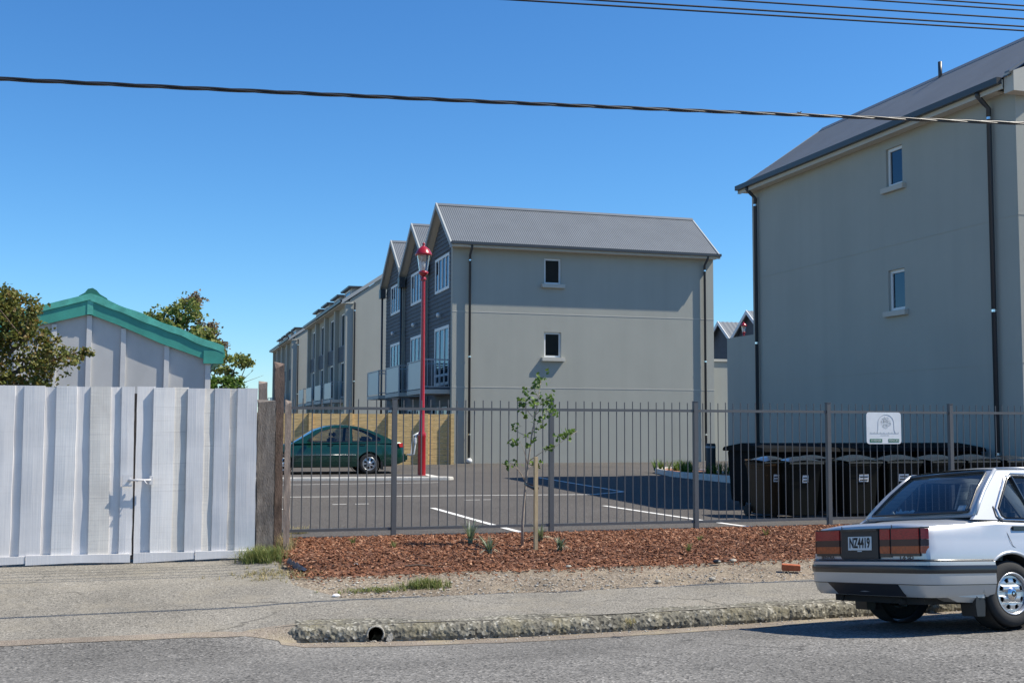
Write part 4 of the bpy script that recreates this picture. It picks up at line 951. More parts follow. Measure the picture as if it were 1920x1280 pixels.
# ================================================================ mulch bed
def zm(x, y): 
    e = (y - mfront(x)); return lerp(zpath(x, y) - .012, zpath(x, y) * .7 + .025, min(1, max(0, (e + .02) / .55))) + .014 * noise.noise(Vector((x * 2.3, y * 2.3, 4)))
def mfront(x): return interp(x, [(1.3, 13.3), (2, 13.14), (3, 13.2), (4, 13.17), (5.5, 13.2), (7.8, 13.3), (12, 13.4), (20, 13.4)]) + .09 * noise.noise(Vector((x * 2.1, 0, 2))) + .05 * noise.noise(Vector((x * 7, 0, 2)))
def build_mulch():
    sheet('mulch_bed', 1.42, 20, mfront, 16.56, 150, 30, zm, M['chips0'])
    mb = MB(); rr = random.Random(21)
    def chip(x, y, z, L, w, th):
        a = rr.random() * 3.1416; tl = rr.gauss(0, .35); tw = rr.gauss(0, .35)
        d = Vector((math.cos(a) * math.cos(tl), math.sin(a) * math.cos(tl), math.sin(tl))); s = d.cross(Vector((0, 0, 1))).normalized(); s = (s + Vector((0, 0, 1)) * tw).normalized(); u = s.cross(d)
        c = Vector((x, y, z)); vs = []
        for hh in (-th, th):
            for p, q in ((-L, -w * .6), (-L * .2, -w), (L, -w * .3), (L * .9, w * .5), (-L * .3, w)): vs.append(c + d * p + s * q + u * hh)
        mb.add(vs, [(0, 1, 2, 3, 4)[::-1], (5, 6, 7, 8, 9)] + [(i, (i + 1) % 5, 5 + (i + 1) % 5, 5 + i) for i in range(5)])
    n = 0
    while n < 23000:
        x = 1.35 + (10.6 - 1.35) * rr.random(); y = rr.uniform(12.9, 16.5)
        f = mfront(x)
        if y < f + .10 and rr.random() > .25 + 3.0 * max(0, y - f + .05): continue
        if y < f - .25: continue
        L = rr.uniform(.012, .034); chip(x, y, max(zm(x, y), zpath(x, y)) + rr.uniform(.0, .018), L, L * rr.uniform(.3, .6), .003); n += 1
    for _ in range(420):
        x = rr.uniform(1.5, 8); y = mfront(x) - abs(rr.gauss(0, .28)); chip(x, y, zpath(x, y) + .008, .018, .008, .003)
    mb.build('bark_chips', M['chips'], kind='stuff', fix=False, label='loose red brown bark chips covering the planting bed', cat='bark chips')
M['chips0'] = mat('mulch_under', (.10, .042, .022), .95, c2=(.18, .075, .038), vs_=30, bump=.8, bs=60)
build_mulch()

# ================================================================ sapling, stake, small plants
def leaf(mb, p, size, rr, n=None):
    d = Vector((rr.gauss(0, 1), rr.gauss(0, 1), rr.gauss(-.3, .8))).normalized(); s = d.cross(Vector((rr.gauss(0, 1), rr.gauss(0, 1), rr.gauss(0, 1)))).normalized(); u = d.cross(s)
    w = size * .42; vs = [p, p + d * size * .35 + s * w - u * size * .05, p + d * size * .35 - s * w - u * size * .05, p + d * size * .8 + s * w * .5, p + d * size * .8 - s * w * .5, p + d * size * 1.1 - u * size * .12, p + d * size * .4 + u * size * .06]
    mb.add(vs, [(0, 1, 6), (0, 6, 2), (1, 3, 6), (6, 4, 2), (3, 5, 6), (6, 5, 4)])
sx, syy, sz0 = 4.56, 14.78, .03
t = thing('sapling', 'thin young tree with sparse green leaves tied to a wooden stake', 'young tree', (sx, syy, sz0))
tr = [(4.56, 14.78, 0), (4.565, 14.78, .35), (4.60, 14.79, .75), (4.65, 14.8, 1.15), (4.70, 14.8, 1.5), (4.78, 14.82, 1.9), (4.84, 14.82, 2.28)]
MB().tube(tr, [.021, .018, .016, .013, .010, .007, .003], 8).build('trunk', M['stem'], t, smooth=True)
def P(px, py, dy=0):   # a point of the little tree seen at this place in the photograph's proportions, on the tree's own plane
    return Vector((4.56 + (px - 977) * .00703, 14.8 + dy, (1024 - py) * .00706 + .02))
rr = random.Random(4)
br = [((985, 905), (970, 875, .1), (952, 862, .2)), ((988, 870), (975, 845, -.15), (965, 828, -.2)), ((992, 820), (975, 810, .1), (968, 801, .15)), ((990, 865), (1015, 845, -.1), (1035, 838, -.15), (1060, 818, -.2), (1080, 806, -.2)), ((998, 780), (985, 760, .1), (978, 745, .15)), ((1000, 780), (1018, 765, .05), (1035, 768, .1)), ((1003, 760), (1022, 745, -.1), (1030, 735, -.15)), ((994, 825), (1005, 800, .15), (1010, 793, .2)), ((985, 900), (965, 880, -.1), (948, 868, -.15)), ((1008, 740), (1002, 725, .05), (990, 735, .1)), ((985, 890), (1000, 870, .1), (1008, 878, .15))]
for b in br:
    MB().tube([P(*p) for p in b], [.006] + [.004] * (len(b) - 2) + [.002], 5).build('branch', M['stem'], t, smooth=True)
cl = [(1010, 712, 26, 13), (1022, 700, 12, 10), (1003, 722, 12, 10), (985, 745, 34, 14), (975, 757, 18, 9), (1000, 760, 14, 11), (1015, 745, 16, 10), (1030, 755, 26, 12), (1041, 770, 24, 9), (1022, 780, 16, 10), (1035, 737, 8, 7), (967, 800, 16, 7), (980, 779, 5, 6), (1005, 788, 10, 8), (1020, 795, 9, 7), (1008, 805, 8, 7), (966, 826, 12, 6), (956, 829, 8, 5), (990, 833, 9, 6), (1001, 822, 6, 6), (1032, 840, 18, 7), (1050, 820, 12, 6), (1062, 815, 24, 9), (1075, 808, 18, 7), (947, 870, 14, 7), (963, 866, 12, 6), (1008, 872, 10, 7), (1000, 866, 8, 6), (982, 815, 4, 5)]
mb = MB()
for (px, py, n, s) in cl:
    for _ in range(max(2, int(n * .8))):
        p = P(px + rr.gauss(0, s * .5), py + rr.gauss(0, s * .55), rr.gauss(0, .07)); leaf(mb, p, rr.uniform(.045, .075), rr)
mb.build('foliage', M['leaf_green'], t, fix=False)
t = thing('stake', 'square wooden stake with a dark tie beside the sapling', 'stake', (4.62, 14.3, 0))
MB().box((4.565, 14.26, -.1), (4.615, 14.31, 1.22)).build('post', M['stake'], t, bevel=.004)
mb = MB(); mb.tube([(4.56, 14.27, .81), (4.545, 14.5, .84), (4.60, 14.82, .85), (4.64, 14.5, .84), (4.62, 14.3, .81)], .018, 6); mb.build('tie', M['black'], t)

def flax(x, y, n, h, label, seed, w=.02, dead=True):
    rr = random.Random(seed); t = thing('flax_plant', label, 'plant', (x, y, zm(x, y)), group='young flax plants in the bark')
    mb = MB(); blades(mb, x, y, zm(x, y), int(n * 1.7), h * .7, h * 1.35, w * 1.3, h * .7, rr, .35); mb.build('leaves', M['flax'], t, fix=False)
    if dead:
        mb = MB()
        for k in range(5):
            a = rr.random() * 6.28; s = rr.uniform(.12, .22); z = zm(x, y) + .02; p = [Vector((x, y, z + .02)), Vector((x + math.cos(a) * s * .5, y + math.sin(a) * s * .4, z + .05)), Vector((x + math.cos(a) * s, y + math.sin(a) * s * .6, z + .01))]
            mb.tube(p, [.006, .005, .002], 4)
        mb.build('dry_leaves', M['paper2'], t)
M['flaxpale'] = mat('pale_flax', (.55, .58, .48), .6)
M['paper2'] = mat('dry_leaf', (.42, .36, .24), .8)
def at(px, py, z=.0):      # flat ground point used only to lay things out
    s = 2149.19; dx = (px - 960) / s; dy = (py - 640) / s
    d = fwd + right * dx - up * dy; k = (z - 1.64) / d.z; return d.x * k, d.y * k
for (px, py, n, h, sd, lb) in ((882, 1022, 16, .30, 1, 'young flax with one tall pale leaf, left of the sapling'), (917, 1040, 14, .22, 2, 'young flax low in the bark nearest the footpath, left of the stake'), (1013, 1018, 18, .22, 3, 'young flax just behind the wooden stake'), (1050, 1034, 26, .17, 4, 'bushy little flax right of the wooden stake')):
    x, y = at(px, py); flax(x, y, n, h, lb, sd, .022)
x, y = at(881, 1020); mb = MB(); mb.add([(x - .02, y, .03), (x + .02, y, .03), (x + .015, y + .01, .2), (x - .02, y - .0, .2), (x - .012, y, .34)], [(0, 1, 2, 3), (3, 2, 4)]); 
o = mb.build('pale_leaf', M['flaxpale'], bpy.data.objects['flax_plant'], fix=False)
for i, (px, py, lb) in enumerate(((738, 1028, 'tiny yellow green plant in the bark near the first full fence post'), (1290, 1032, 'tiny green plant in the bark left of the third fence post'), (1312, 1018, 'tiny green plant at the foot of the third fence post'), (1436, 1006, 'tiny green plant in the bark near the silver car boot'), (662, 1022, 'tiny yellowish sprout in the bark left of the first fence post'))):
    x, y = at(px, py); rr = random.Random(40 + i); mb = MB(); blades(mb, x, y, zm(x, y), 16, .06, .14, .016, .08, rr); tag(mb.build('seedling', M['grass'], fix=False), lb, 'plant')
# weeds at the post, grass tufts on the verge
def tuft(px, py, n, h, sp, mt, label, seed, zz=-.1, rx_=.2, ry=.12, w=.006):
    rr = random.Random(seed); x, y = at(px, py, zz); mb = MB()
    for _ in range(n):
        xx, yy = x + rr.gauss(0, rx_), y + rr.gauss(0, ry); blades(mb, xx, yy, zpath(xx, yy) - .005, 5, h * .4, h, w, sp, rr)
    return tag(mb.build('grass_tuft', M[mt], fix=False), label, 'grass')
tuft(492, 1056, 210, .24, .16, 'grass', 'tallest green and straw coloured weeds at the foot of the gate post', 1, -.06, .13, .12, .007)
tuft(535, 1042, 50, .30, .12, 'drygrass', 'dry straw weeds around the grey paling', 7, -.06, .06, .12)
tuft(515, 1080, 150, .06, .06, 'drygrass', 'dry trampled grass patch on the footpath edge below the weeds', 2, -.1, .22, .2)['kind'] = 'stuff'
tuft(705, 1106, 90, .06, .04, 'grass', 'low flat grass tuft on the verge, left of the taller tuft', 3, -.12, .2, .05)['kind'] = 'stuff'
tuft(800, 1100, 150, .12, .07, 'grass', 'green grass tuft on the verge in front of the bark', 4, -.12, .13, .07)
tuft(1182, 1186, 14, .07, .04, 'drygrass', 'dry grass sprig growing out of the kerb', 5, -.3, .03, .03)
x, y = at(560, 1000); tuft(556, 1000, 30, .16, .14, 'drygrass', 'dry leaves caught at the left foot of the steel fence', 6, 0, .1, .05)
# stones on the verge
rr = random.Random(9); mb = MB()
def pebble(mb, x, y, z, r, rr):
    vs = []; N = 7
    for i, (zz, s) in enumerate(((-.4, .6), (0, 1), (.45, .7))):
        for k in range(N): a = 6.283 * k / N; q = r * s * rr.uniform(.75, 1.15); vs.append((x + q * math.cos(a) * 1.3, y + q * math.sin(a), z + r * zz))
    mb.add(vs + [(x, y, z + r * .6)], [(i * N + k, i * N + (k + 1) % N, i * N + N + (k + 1) % N, i * N + N + k) for i in range(2) for k in range(N)] + [(2 * N + k, 2 * N + (k + 1) % N, 3 * N) for k in range(N)])
for _ in range(1500):
    x = rr.uniform(1.3, 9.5); y = yk(x) + 1.25 + abs(rr.gauss(.45, .45)); 
    if y < mfront(x) + .02: pebble(mb, x, y, zpath(x, y) - .004, min(.02, .004 + abs(rr.gauss(0, .0055))), rr)
for _ in range(260):
    x = rr.uniform(1.1, 9.5); pebble(mb, x, yk(x) - rr.uniform(.0, .22), zroad(x, yk(x) - .1) + .008, rr.uniform(.003, .011), rr)
for _ in range(500):
    x = rr.uniform(-3, 1.6); y = rr.uniform(10.6, 14.6); pebble(mb, x, y, zpath(x, y) - .001, rr.uniform(.002, .007), rr)
mb.build('loose_gravel', M['pebbles'], kind='stuff', fix=False, label='loose gravel and small stones along the dirt verge', cat='gravel')
for i, (px, py, r_, lb) in enumerate(((1345, 1057, .045, 'dark lumpy stone at the edge of the bark left of the brick'), (1375, 1055, .04, 'pale flat stone just right of the dark stone'), (1234, 1082, .035, 'pale stone in the dirt verge in front of the third fence post'), (1066, 1066, .03, 'pale stone on the dirt just below the bark'), (668, 1068, .035, 'white broken stone at the front of the bark'), (686, 1060, .03, 'small white stone lying on the bark'), (630, 1107, .035, 'white stone with shadow on the footpath edge'), (1335, 1078, .04, 'greyish stone low on the verge left of the brick'))):
    x, y = at(px, py, -.08); o = MB(); pebble(o, x, y, zpath(x, y) + r_ * .3 + .02 * (py < 1070), r_, random.Random(i)); tag(o.build('stone', M['black'] if i == 0 else M['stone'] if i not in (4, 5, 6) else M['paper'], bevel=.003), lb, 'stone')
x, y = at(1483, 1060, -.05); t = MB()
c_, s_ = math.cos(-.5), math.sin(-.5)
vs = [(x + (a * c_ - b * s_), y + (a * s_ + b * c_), zpath(x, y) + .01 + z) for a, b, z in ((-.11, -.055, 0), (.11, -.055, 0), (.11, .055, 0), (-.11, .055, 0), (-.11, -.055, .075), (.11, -.055, .065), (.11, .055, .07), (-.11, .055, .08))]
t.add(vs, [(0, 3, 2, 1), (4, 5, 6, 7), (0, 1, 5, 4), (1, 2, 6, 5), (2, 3, 7, 6), (3, 0, 4, 7)]); tag(t.build('brick', M['brick'], bevel=.006), 'single red brick lying on the verge behind the silver car', 'brick')
# black polythene scrap
x, y = at(548, 1066, -.05); mb = MB(); mb.grid(12, 5, lambda u, v: (x - .06 + .16 * u + .05 * v, y + .15 - .42 * u + .14 * (v - .5), zpath(x, y) + .02 + .09 * (1 - u) * math.sin(math.pi * v) + .06 * noise.noise(Vector((u * 9, v * 6, 0)))))
tag(mb.build('polythene_scrap', M['polythene'], smooth=True, fix=False), 'crumpled black plastic sheet scrap at the left corner of the bark', 'plastic scrap')
x, y = at(800, 1060, -.03); mb = MB(); mb.tube([(x - .25, y + .05, zpath(x, y) + .03), (x - .1, y + .0, zpath(x, y) + .045), (x + .1, y - .04, zpath(x, y) + .02), (x + .28, y - .03, zpath(x, y) + .01)], .009, 6)
x, y = at(740, 1058, -.03)
tag(mb.build('twig', M['bark']), 'thin dark twig lying at the front of the bark', 'twig')

# ================================================================ trees
def foliage(blobs, n, size, rr, drop=0):
    mb = MB(); tot = sum(b[3] ** 2 for b in blobs)
    for (x, y, z, r) in blobs:
        k = int(n * r * r / tot)
        # clumps inside each blob
        for c in range(max(3, k // 26)):
            a = Vector((rr.gauss(0, 1), rr.gauss(0, 1), rr.gauss(0, 1))).normalized() * r * rr.uniform(.45, 1.08); cc = Vector((x, y, z)) + Vector((a.x, a.y, a.z * .85)); cr = r * rr.uniform(.10, .26)
            for _ in range(26):
                p = cc + Vector((rr.gauss(0, 1), rr.gauss(0, 1), rr.gauss(0, .8))) * cr; leaf(mb, p, size * rr.uniform(.6, 1.25), rr)
    return mb
def limbs(t, base, ends, r0, rr):
    mb = MB()
    for e in ends:
        b = Vector(base); e = Vector(e); md = b.lerp(e, .5) + Vector((rr.uniform(-.15, .15), rr.uniform(-.15, .15), .1)); mb.tube([b, md, e], [r0 * .5, r0 * .3, r0 * .1], 6)
        for _ in range(3):
            q = md.lerp(e, rr.uniform(.1, .8)); mb.tube([q, q + Vector((rr.gauss(0, .25), rr.gauss(0, .25), rr.uniform(.05, .4)))], [r0 * .14, r0 * .05], 5)
    mb.build('limbs', M['bark'], t)
def tree(x, y, h0, blobs, n, size, mt, label, seed, r0=.1, extra=None):
    rr = random.Random(seed); t = thing('tree', label, 'tree', (x, y, 0)); MB().tube([(x, y, -.05), (x + .03, y, h0 * .5), (x, y, h0)], [r0, r0 * .8, r0 * .6], 8).build('trunk', M['bark'], t, smooth=True)
    limbs(t, (x, y, h0 * .9), [b[:3] for b in blobs], r0, rr); mb = foliage(blobs, n, size, rr)
    mb.build('crown', M[mt], t, fix=False)
    if extra: mb = foliage(extra[0], extra[1], size * .8, rr); mb.build('crown', M[extra[2]], t, fix=False)
    return t
tree(-2.9, 17.2, 1.9, [(-2.4, 17.2, 3.3, .36), (-1.95, 17.1, 3.22, .27), (-2.75, 17.2, 2.75, .62), (-2.15, 17.1, 2.95, .42), (-2.0, 17.2, 2.35, .48), (-1.55, 17.0, 2.55, .30), (-1.25, 17.05, 2.62, .17), (-2.55, 17.2, 3.25, .36), (-2.35, 17.1, 2.0, .5), (-1.75, 17.1, 2.05, .30), (-3.3, 17.3, 2.5, .7), (-2.05, 17.0, 3.15, .26), (-1.75, 17.0, 2.9, .2), (-2.9, 17.2, 2.0, .6)], 14500, .060, 'leaf_olive', 'olive and rust leaved bush rising over the left end of the gate', 5)
tree(.35, 27.5, 2.2, [(-.75, 27.5, 3.75, .22), (-.35, 27.5, 3.85, .34), (.0, 27.5, 3.95, .40), (.30, 27.5, 4.25, .34), (.62, 27.4, 3.6, .34), (-.3, 27.5, 3.7, .3), (.9, 27.4, 3.4, .25), (-.55, 27.5, 3.95, .14), (1.1, 27.3, 3.2, .22)], 4200, .085, 'leaf_mid', 'yellow green tree with brown twigs rising behind the shed roof', 6, extra=([(.45, 27.8, 4.45, .28), (.75, 27.8, 3.75, .35), (.95, 27.8, 3.45, .28)], 2200, 'leaf_brown'))
tree(1.3, 26.0, 1.8, [(1.15, 26, 2.75, .22), (1.42, 26, 3.05, .25), (1.62, 26, 2.95, .14), (1.3, 26, 2.55, .2)], 900, .08, 'leaf_mid', 'loose leafy branches right of the shed, above the bright shrub', 8, .05)
tree(1.2, 24.0, 1.4, [(1.0, 24, 2.2, .3), (1.2, 24, 2.45, .24), (1.42, 24, 2.2, .22), (.8, 24, 2.5, .2), (1.1, 24, 1.85, .35)], 2600, .075, 'leaf_green', 'bright green shrub filling the gap right of the shed wall', 9, .05)

# ================================================================ overhead lines
def cable(pts, r, n=80):
    a, b, c = [Vector(p) for p in pts]; o = []
    for i in range(n + 1):
        u = i / n; o.append(a * (2 * (u - .5) * (u - 1)) + b * (4 * u * (1 - u)) + c * (2 * u * (u - .5)))
    return o
CP = cable([(-7.74, 10.65, 4.41), (3.168, 10.65, 4.801), (13.55, 10.65, 5.30)], .02, 700)
mb = MB()
for ph in range(3):
    pts = []
    for i, p in enumerate(CP):
        a = i * .155 + ph * 2.094; pts.append(p + Vector((0, math.cos(a), math.sin(a))) * .0105)
    mb.tube(pts, .0105, 6)
tag(mb.build('power_cable', M['cable'], smooth=True), 'thick black twisted cable crossing the whole sky', 'cable')
for i, (dz, dy, x0, lb) in enumerate(((0, 0, 2.2, 'lowest of the thin wires in the upper right sky'), (.055, .12, 2.2, 'second lowest thin wire in the upper right sky'), (.155, .3, 2, 'middle thin wire in the upper right sky'), (.27, .45, 2, 'second highest thin wire in the upper right sky'), (.33, .6, 2, 'highest thin wire at the upper right corner'))):
    Y = 12 + dy; k = Y / 12; z = lambda x: (6.215 + .03475 * (x - -1) - .0000 + dz) 
    mb = MB(); pts = [(x, Y, 1.64 + (6.374 - 1.64 + (x / k - 3.565) * .0523 - 0.0 + dz) * k) for x in [lerp(-12, 18, j / 30) for j in range(31)]]
    mb.tube(pts, .0105, 6); tag(mb.build('overhead_wire', M['wire'], smooth=True), lb, 'wire', 'thin overhead wires')
d_ = fwd + right * ((1499 - 960) / 2149.19) - up * ((212 - 640) / 2149.19); bp_ = Vector((0, 0, 1.64)) + d_ * 66
mb = MB(); ax_, bx_ = right, up
mb.tube([bp_ - ax_ * .13, bp_ - ax_ * .04, bp_ + ax_ * .06, bp_ + ax_ * .12 + bx_ * .01], [.012, .04, .035, .012], 8)
for s_ in (-1, 1): mb.add([bp_ + ax_ * .05, bp_ - ax_ * .04, bp_ - ax_ * .06 + Vector((-.1, .1, 0)) * s_ + bx_ * .07, bp_ + Vector((-.1, .1, 0)) * s_ * .8 + ax_ * .03 + bx_ * .08], [(0, 1, 2, 3)])
tag(mb.build('bird', M['black'], fix=False), 'tiny dark bird far off in the sky just above the thick cable', 'bird')

def bool_(ob, cutter, op='DIFFERENCE'):
    md = ob.modifiers.new('b', 'BOOLEAN'); md.operation = op; md.solver = 'EXACT'; md.object = cutter
    dg = bpy.context.evaluated_depsgraph_get(); me = bpy.data.meshes.new_from_object(ob.evaluated_get(dg)); ob.modifiers.clear(); old = ob.data; ob.data = me; bpy.data.meshes.remove(old)
    bpy.data.objects.remove(cutter)
def loft(mb, secs, cap=True):
    n = len(secs[0]); vs = [p for s in secs for p in s]
    fs = [(i * n + k, i * n + (k + 1) % n, (i + 1) * n + (k + 1) % n, (i + 1) * n + k) for i in range(len(secs) - 1) for k in range(n)]
    if cap: fs += [tuple(range(n))[::-1], tuple((len(secs) - 1) * n + k for k in range(n))]
    mb.add(vs, fs)
def smooth_mod(ob, ang=35):
    ob.data.shade_smooth(); ob.data.set_sharp_from_angle(angle=R(ang))

def wheel(t, x, s, y_out, r, kind, name='wheel'):
    """s=-1 right side (towards -y)"""
    Y = lambda d: y_out + (-s) * d            # d metres inboard of the outer face
    w = .165; k = r / .287; rr_ = .178 * k
    tyre = MB().lathe([(rr_, Y(.012)), (rr_ + .012, Y(.0)), (r * .80, Y(-.004)), (r * .93, Y(.004)), (r * .985, Y(.022)), (r, Y(.045)), (r, Y(w - .045)), (r * .985, Y(w - .022)), (r * .93, Y(w - .004)), (r * .8, Y(w)), (rr_, Y(w - .012))], (x, 0, r), 'y', 48).build(name, M['rubber'], t, world=False, smooth=True)
    MB().lathe([(rr_ + .004, Y(.004)), (rr_ + .006, Y(-.002)), (rr_ - .006, Y(-.002)), (rr_ - .014, Y(.014)), (rr_ - .02, Y(.05)), (rr_ - .03, Y(.12)), (rr_, Y(w - .01))], (x, 0, r), 'y', 48).build('rim', M['rim'], tyre, world=False, smooth=True)
    MB().lathe([(0, Y(.07)), (rr_ - .02, Y(.07))], (x, 0, r), 'y', 24).build('brake', M['under'], tyre, world=False)
    # domed cover with a ring of openings
    N = 8 if kind == 'silver' else 7; outer = [((rr_ - .022) * math.cos(R(a)), (rr_ - .022) * math.sin(R(a))) for a in range(0, 360, 5)]; holes = []
    for j in range(N):
        c = 2 * math.pi * (j + .5) / N; h = []
        if kind == 'silver': ra, rb_, hw = .105 * k, .135 * k, .19
        else: ra, rb_, hw = .07 * k, .145 * k, .26
        pts = [(ra, -hw * (.8 if kind == 'silver' else .5)), (rb_, -hw), (rb_ + .006, 0), (rb_, hw), (ra, hw * (.8 if kind == 'silver' else .5)), (ra - .004, 0)]
        holes.append([(q * math.cos(c + u), q * math.sin(c + u)) for q, u in pts])
    dome = lambda a, b: (x + a, Y(.035 - .028 * math.cos(min(1.57, math.hypot(a, b) / (rr_) * 1.45))), r + b)
    mb = MB(); mb.panel(outer, holes, dome, (0, .010 * (-s), 0)); mb.build('hub_cover', M['rim'], tyre, world=False, smooth=True, autos=40)
    MB().lathe([(0, Y(-.008)), (.028 * k, Y(-.006)), (.04 * k, Y(.0)), (.055 * k, Y(.010)), (.055 * k, Y(.03))], (x, 0, r), 'y', 24).build('hub_cap', M['chrome'] if kind == 'silver' else M['rim'], tyre, world=False, smooth=True, autos=50)
    if kind == 'silver': MB().lathe([(.014, Y(-.0105)), (.020, Y(-.0085)), (.026, Y(-.0075))], (x, 0, r), 'y', 20).build('hub_emblem', M['trim'], tyre, world=False)
    return tyre

def car_matrix(loc, yaw, roll, pitch):
    return Matrix.Translation(loc) @ Matrix.Rotation(yaw, 4, 'Z') @ Matrix.Rotation(pitch, 4, 'Y') @ Matrix.Rotation(roll, 4, 'X')

# ================================================================ silver saloon
def silver_car():
    t = thing('parked_car', 'silver boxy four door saloon with its boot towards us at the kerb', 'car', matrix=car_matrix((7.058, 9.278, -.196), .099, -.106, .035))
    B = lambda mb, n, m, p=t, **k: mb.build(n, M[m], p, world=False, **k)
    # ---- lower body
    st = [-.905, -.895, -.87, -.80, -.6, -.45, -.30, -.10, .2, .6, 1.0, 1.5, 2.0, 2.25, 2.6, 2.95, 3.15, 3.22]
    def sec(x):
        w = interp(x, [(-.905, .735), (-.895, .765), (-.87, .785), (-.8, .80), (-.3, .815), (.6, .825), (1.6, .825), (2.6, .81), (3.0, .79), (3.15, .76), (3.22, .70)])
        zt_ = interp(x, [(-.905, .862), (-.895, .885), (-.87, .902), (-.8, .912), (-.45, .930), (-.3, .952), (-.28, .965), (0, .945), (.6, .925), (1.9, .91), (2.05, .935), (2.3, .90), (2.8, .84), (3.1, .77), (3.22, .72)])
        zs = interp(x, [(-.905, .845), (-.87, .868), (-.8, .876), (-.45, .895), (-.2, .925), (.0, .925), (.6, .905), (2.0, .895), (2.6, .84), (3.1, .75), (3.22, .70)])
        zb = interp(x, [(-.905, .48), (-.895, .45), (-.8, .30), (-.6, .22), (0, .19), (2.6, .19), (3.1, .3), (3.22, .4)])
        half = [(0, zb), (w * .6, zb), (w - .05, zb + .005), (w - .012, zb + .05), (w, .50 if zb < .45 else .52), (w + .002, .60), (w - .004, .68), (w - .022, .735), (w - .030, .78), (w - .045, zs - .035), (w - .065, zs - .008), (w - .10, zs + .006), (w * .55, zt_ - .006), (w * .25, zt_), (0, zt_ + .002)]
        rake = lambda z: (-.045 * (.9 - z) if x < -.85 else 0)
        return [(x + rake(z), -y, z) for y, z in half] + [(x + rake(z), y, z) for y, z in reversed(half[1:-1])]
    mb = MB(); loft(mb, [sec(x) for x in st]); body = B(mb, 'body', 'silver')
    r = .287
    for cx in (0, 2.43):
        for s in (-1, 1):
            c = MB().lathe([(0, s * .56), (.335, s * .56), (.335, s * 1.0), (0, s * 1.0)], (cx, 0, .30), 'y', 40).build('cut', M['under'], fix=True)
            c.location = (0, 0, 0)
            for v in c.data.vertices: pass
            # origin was moved to the foot: restore
            vv = c.data.vertices; 
            c.parent = t; c.matrix_parent_inverse = Matrix.Identity(4)
            lx = [v.co.x for v in vv]; lz = [v.co.z for v in vv]; ly = [v.co.y for v in vv]
            off = Vector((cx - (min(lx) + max(lx)) / 2, s * .78 - (min(ly) + max(ly)) / 2, .30 - (min(lz) + max(lz)) / 2))
            for v in vv: v.co += off
            bool_(body, c)
    smooth_mod(body, 28)
    # wheel arch liners and lips
    for cx in (0, 2.43):
        for s in (-1, 1):
            B(MB().lathe([(.333, s * .58), (.333, s * .805), (0, s * .58)][:2] + [(.333, s * .805)], (cx, 0, .30), 'y', 40), 'arch_liner', 'under', fix=False)
            pts = [(cx + .345 * math.cos(R(a)), s * (.812 + (.006 if cx > 1 else 0)), .30 + .345 * math.sin(R(a))) for a in range(0, 181, 9)]
            B(MB().tube(pts, .016, 8), 'arch_lip', 'silver', smooth=True)
    # ---- floor
    B(MB().box((-.82, -.60, .20), (3.0, .60, .30)), 'floor_pan', 'under'); B(MB().tube([(-.86, -.35, .22), (-.2, -.35, .22)], .03, 10), 'exhaust', 'under', smooth=True)
    B(MB().tube([(-.35, -.66, .30), (-.35, .66, .30)], .035, 8), 'axle', 'under'); B(MB().box((-.84, -.55, .22), (-.55, .25, .46)), 'fuel_tank', 'under', bevel=.03)
    # ---- wheels
    for cx in (0, 2.43):
        for s in (-1, 1):
            wheel(t, cx, s, s * .80, r, 'silver')
    for s in (-1, 1):
        B(MB().prism([(-.385, .50), (-.30, .42), (-.335, .10), (-.43, .10), (-.44, .2)], lambda a, b: (a, s * .80, b), lambda a, b: (a + .0, s * .62, b)), 'mud_flap', 'black', bevel=.004)
    # ---- rear bumper swept round
    path = [(-.22, -.835), (-.60, -.835), (-.82, -.825), (-.90, -.795), (-.945, -.74), (-.962, -.66), (-.975, -.3), (-.978, 0)]
    path += [(x, -y) for x, y in reversed(path[:-1])]
    def sweep(section, ofs=0):
        secs = []
        for i, p in enumerate(path):
            a = Vector(path[max(i - 1, 0)]); b = Vector(path[min(i + 1, len(path) - 1)]); d = (b - a).normalized(); n = Vector((-d.y, d.x)) if True else 0
            n = Vector((d.y, -d.x)); c = Vector(p)
            if (c + n).length < c.length: n = -n
            secs.append([(c.x + n.x * o, c.y + n.y * o, z) for o, z in section])
        mb = MB(); loft(mb, secs); return mb
    B(sweep([(-.10, .575), (-.01, .575), (.008, .565), (.008, .38), (.0, .365), (-.02, .30), (-.05, .265), (-.13, .265), (-.13, .575)]), 'rear_bumper', 'silver', smooth=True, autos=30)
    bmp = t.children[-1]
    B(sweep([(-.02, .535), (.016, .537), (.022, .52), (.022, .485), (.016, .468), (-.02, .468)]), 'bumper_strip', 'trim', smooth=True, autos=30)
    B(sweep([(-.08, .586), (-.012, .588), (.006, .577), (-.08, .576)]), 'bumper_cap', 'trim', smooth=True, autos=30)
    B(sweep([(-.03, .374), (.0092, .376), (.0092, .370), (-.03, .368)]), 'bumper_seam', 'trim')
    B(MB().prism([(-.46, .372), (.50, .372), (.40, .268), (-.52, .268)], lambda a, b: (-.9755 - (b - .372) * -.0 + (.372 - b) * .42 - .012, a, b), lambda a, b: (-.93, a, b)), 'apron_reflection', 'trim', bevel=.004)  # black panel on the apron, paints in the dark reflection there
    B(MB().tube([(-.84, .44, .27), (-.86, .44, .20), (-.885, .43, .205), (-.89, .43, .225)], .006, 6), 'tow_hook', 'black', smooth=True)
    # ---- rear face: X of the face at height z
    xf = lambda z: -.905 - .045 * (.9 - z)
    def plate(y0, y1, z0, z1, off, th=.02, inset=0):
        return MB().prism([(y0 + inset, z0), (y1 - inset, z0), (y1, z1), (y0, z1)], lambda a, b: (xf(b) - off, a, b), lambda a, b: (xf(b) - off + th, a, b))
    B(plate(-.352, .352, .605, .862, .010, .03), 'rear_panel', 'trim')
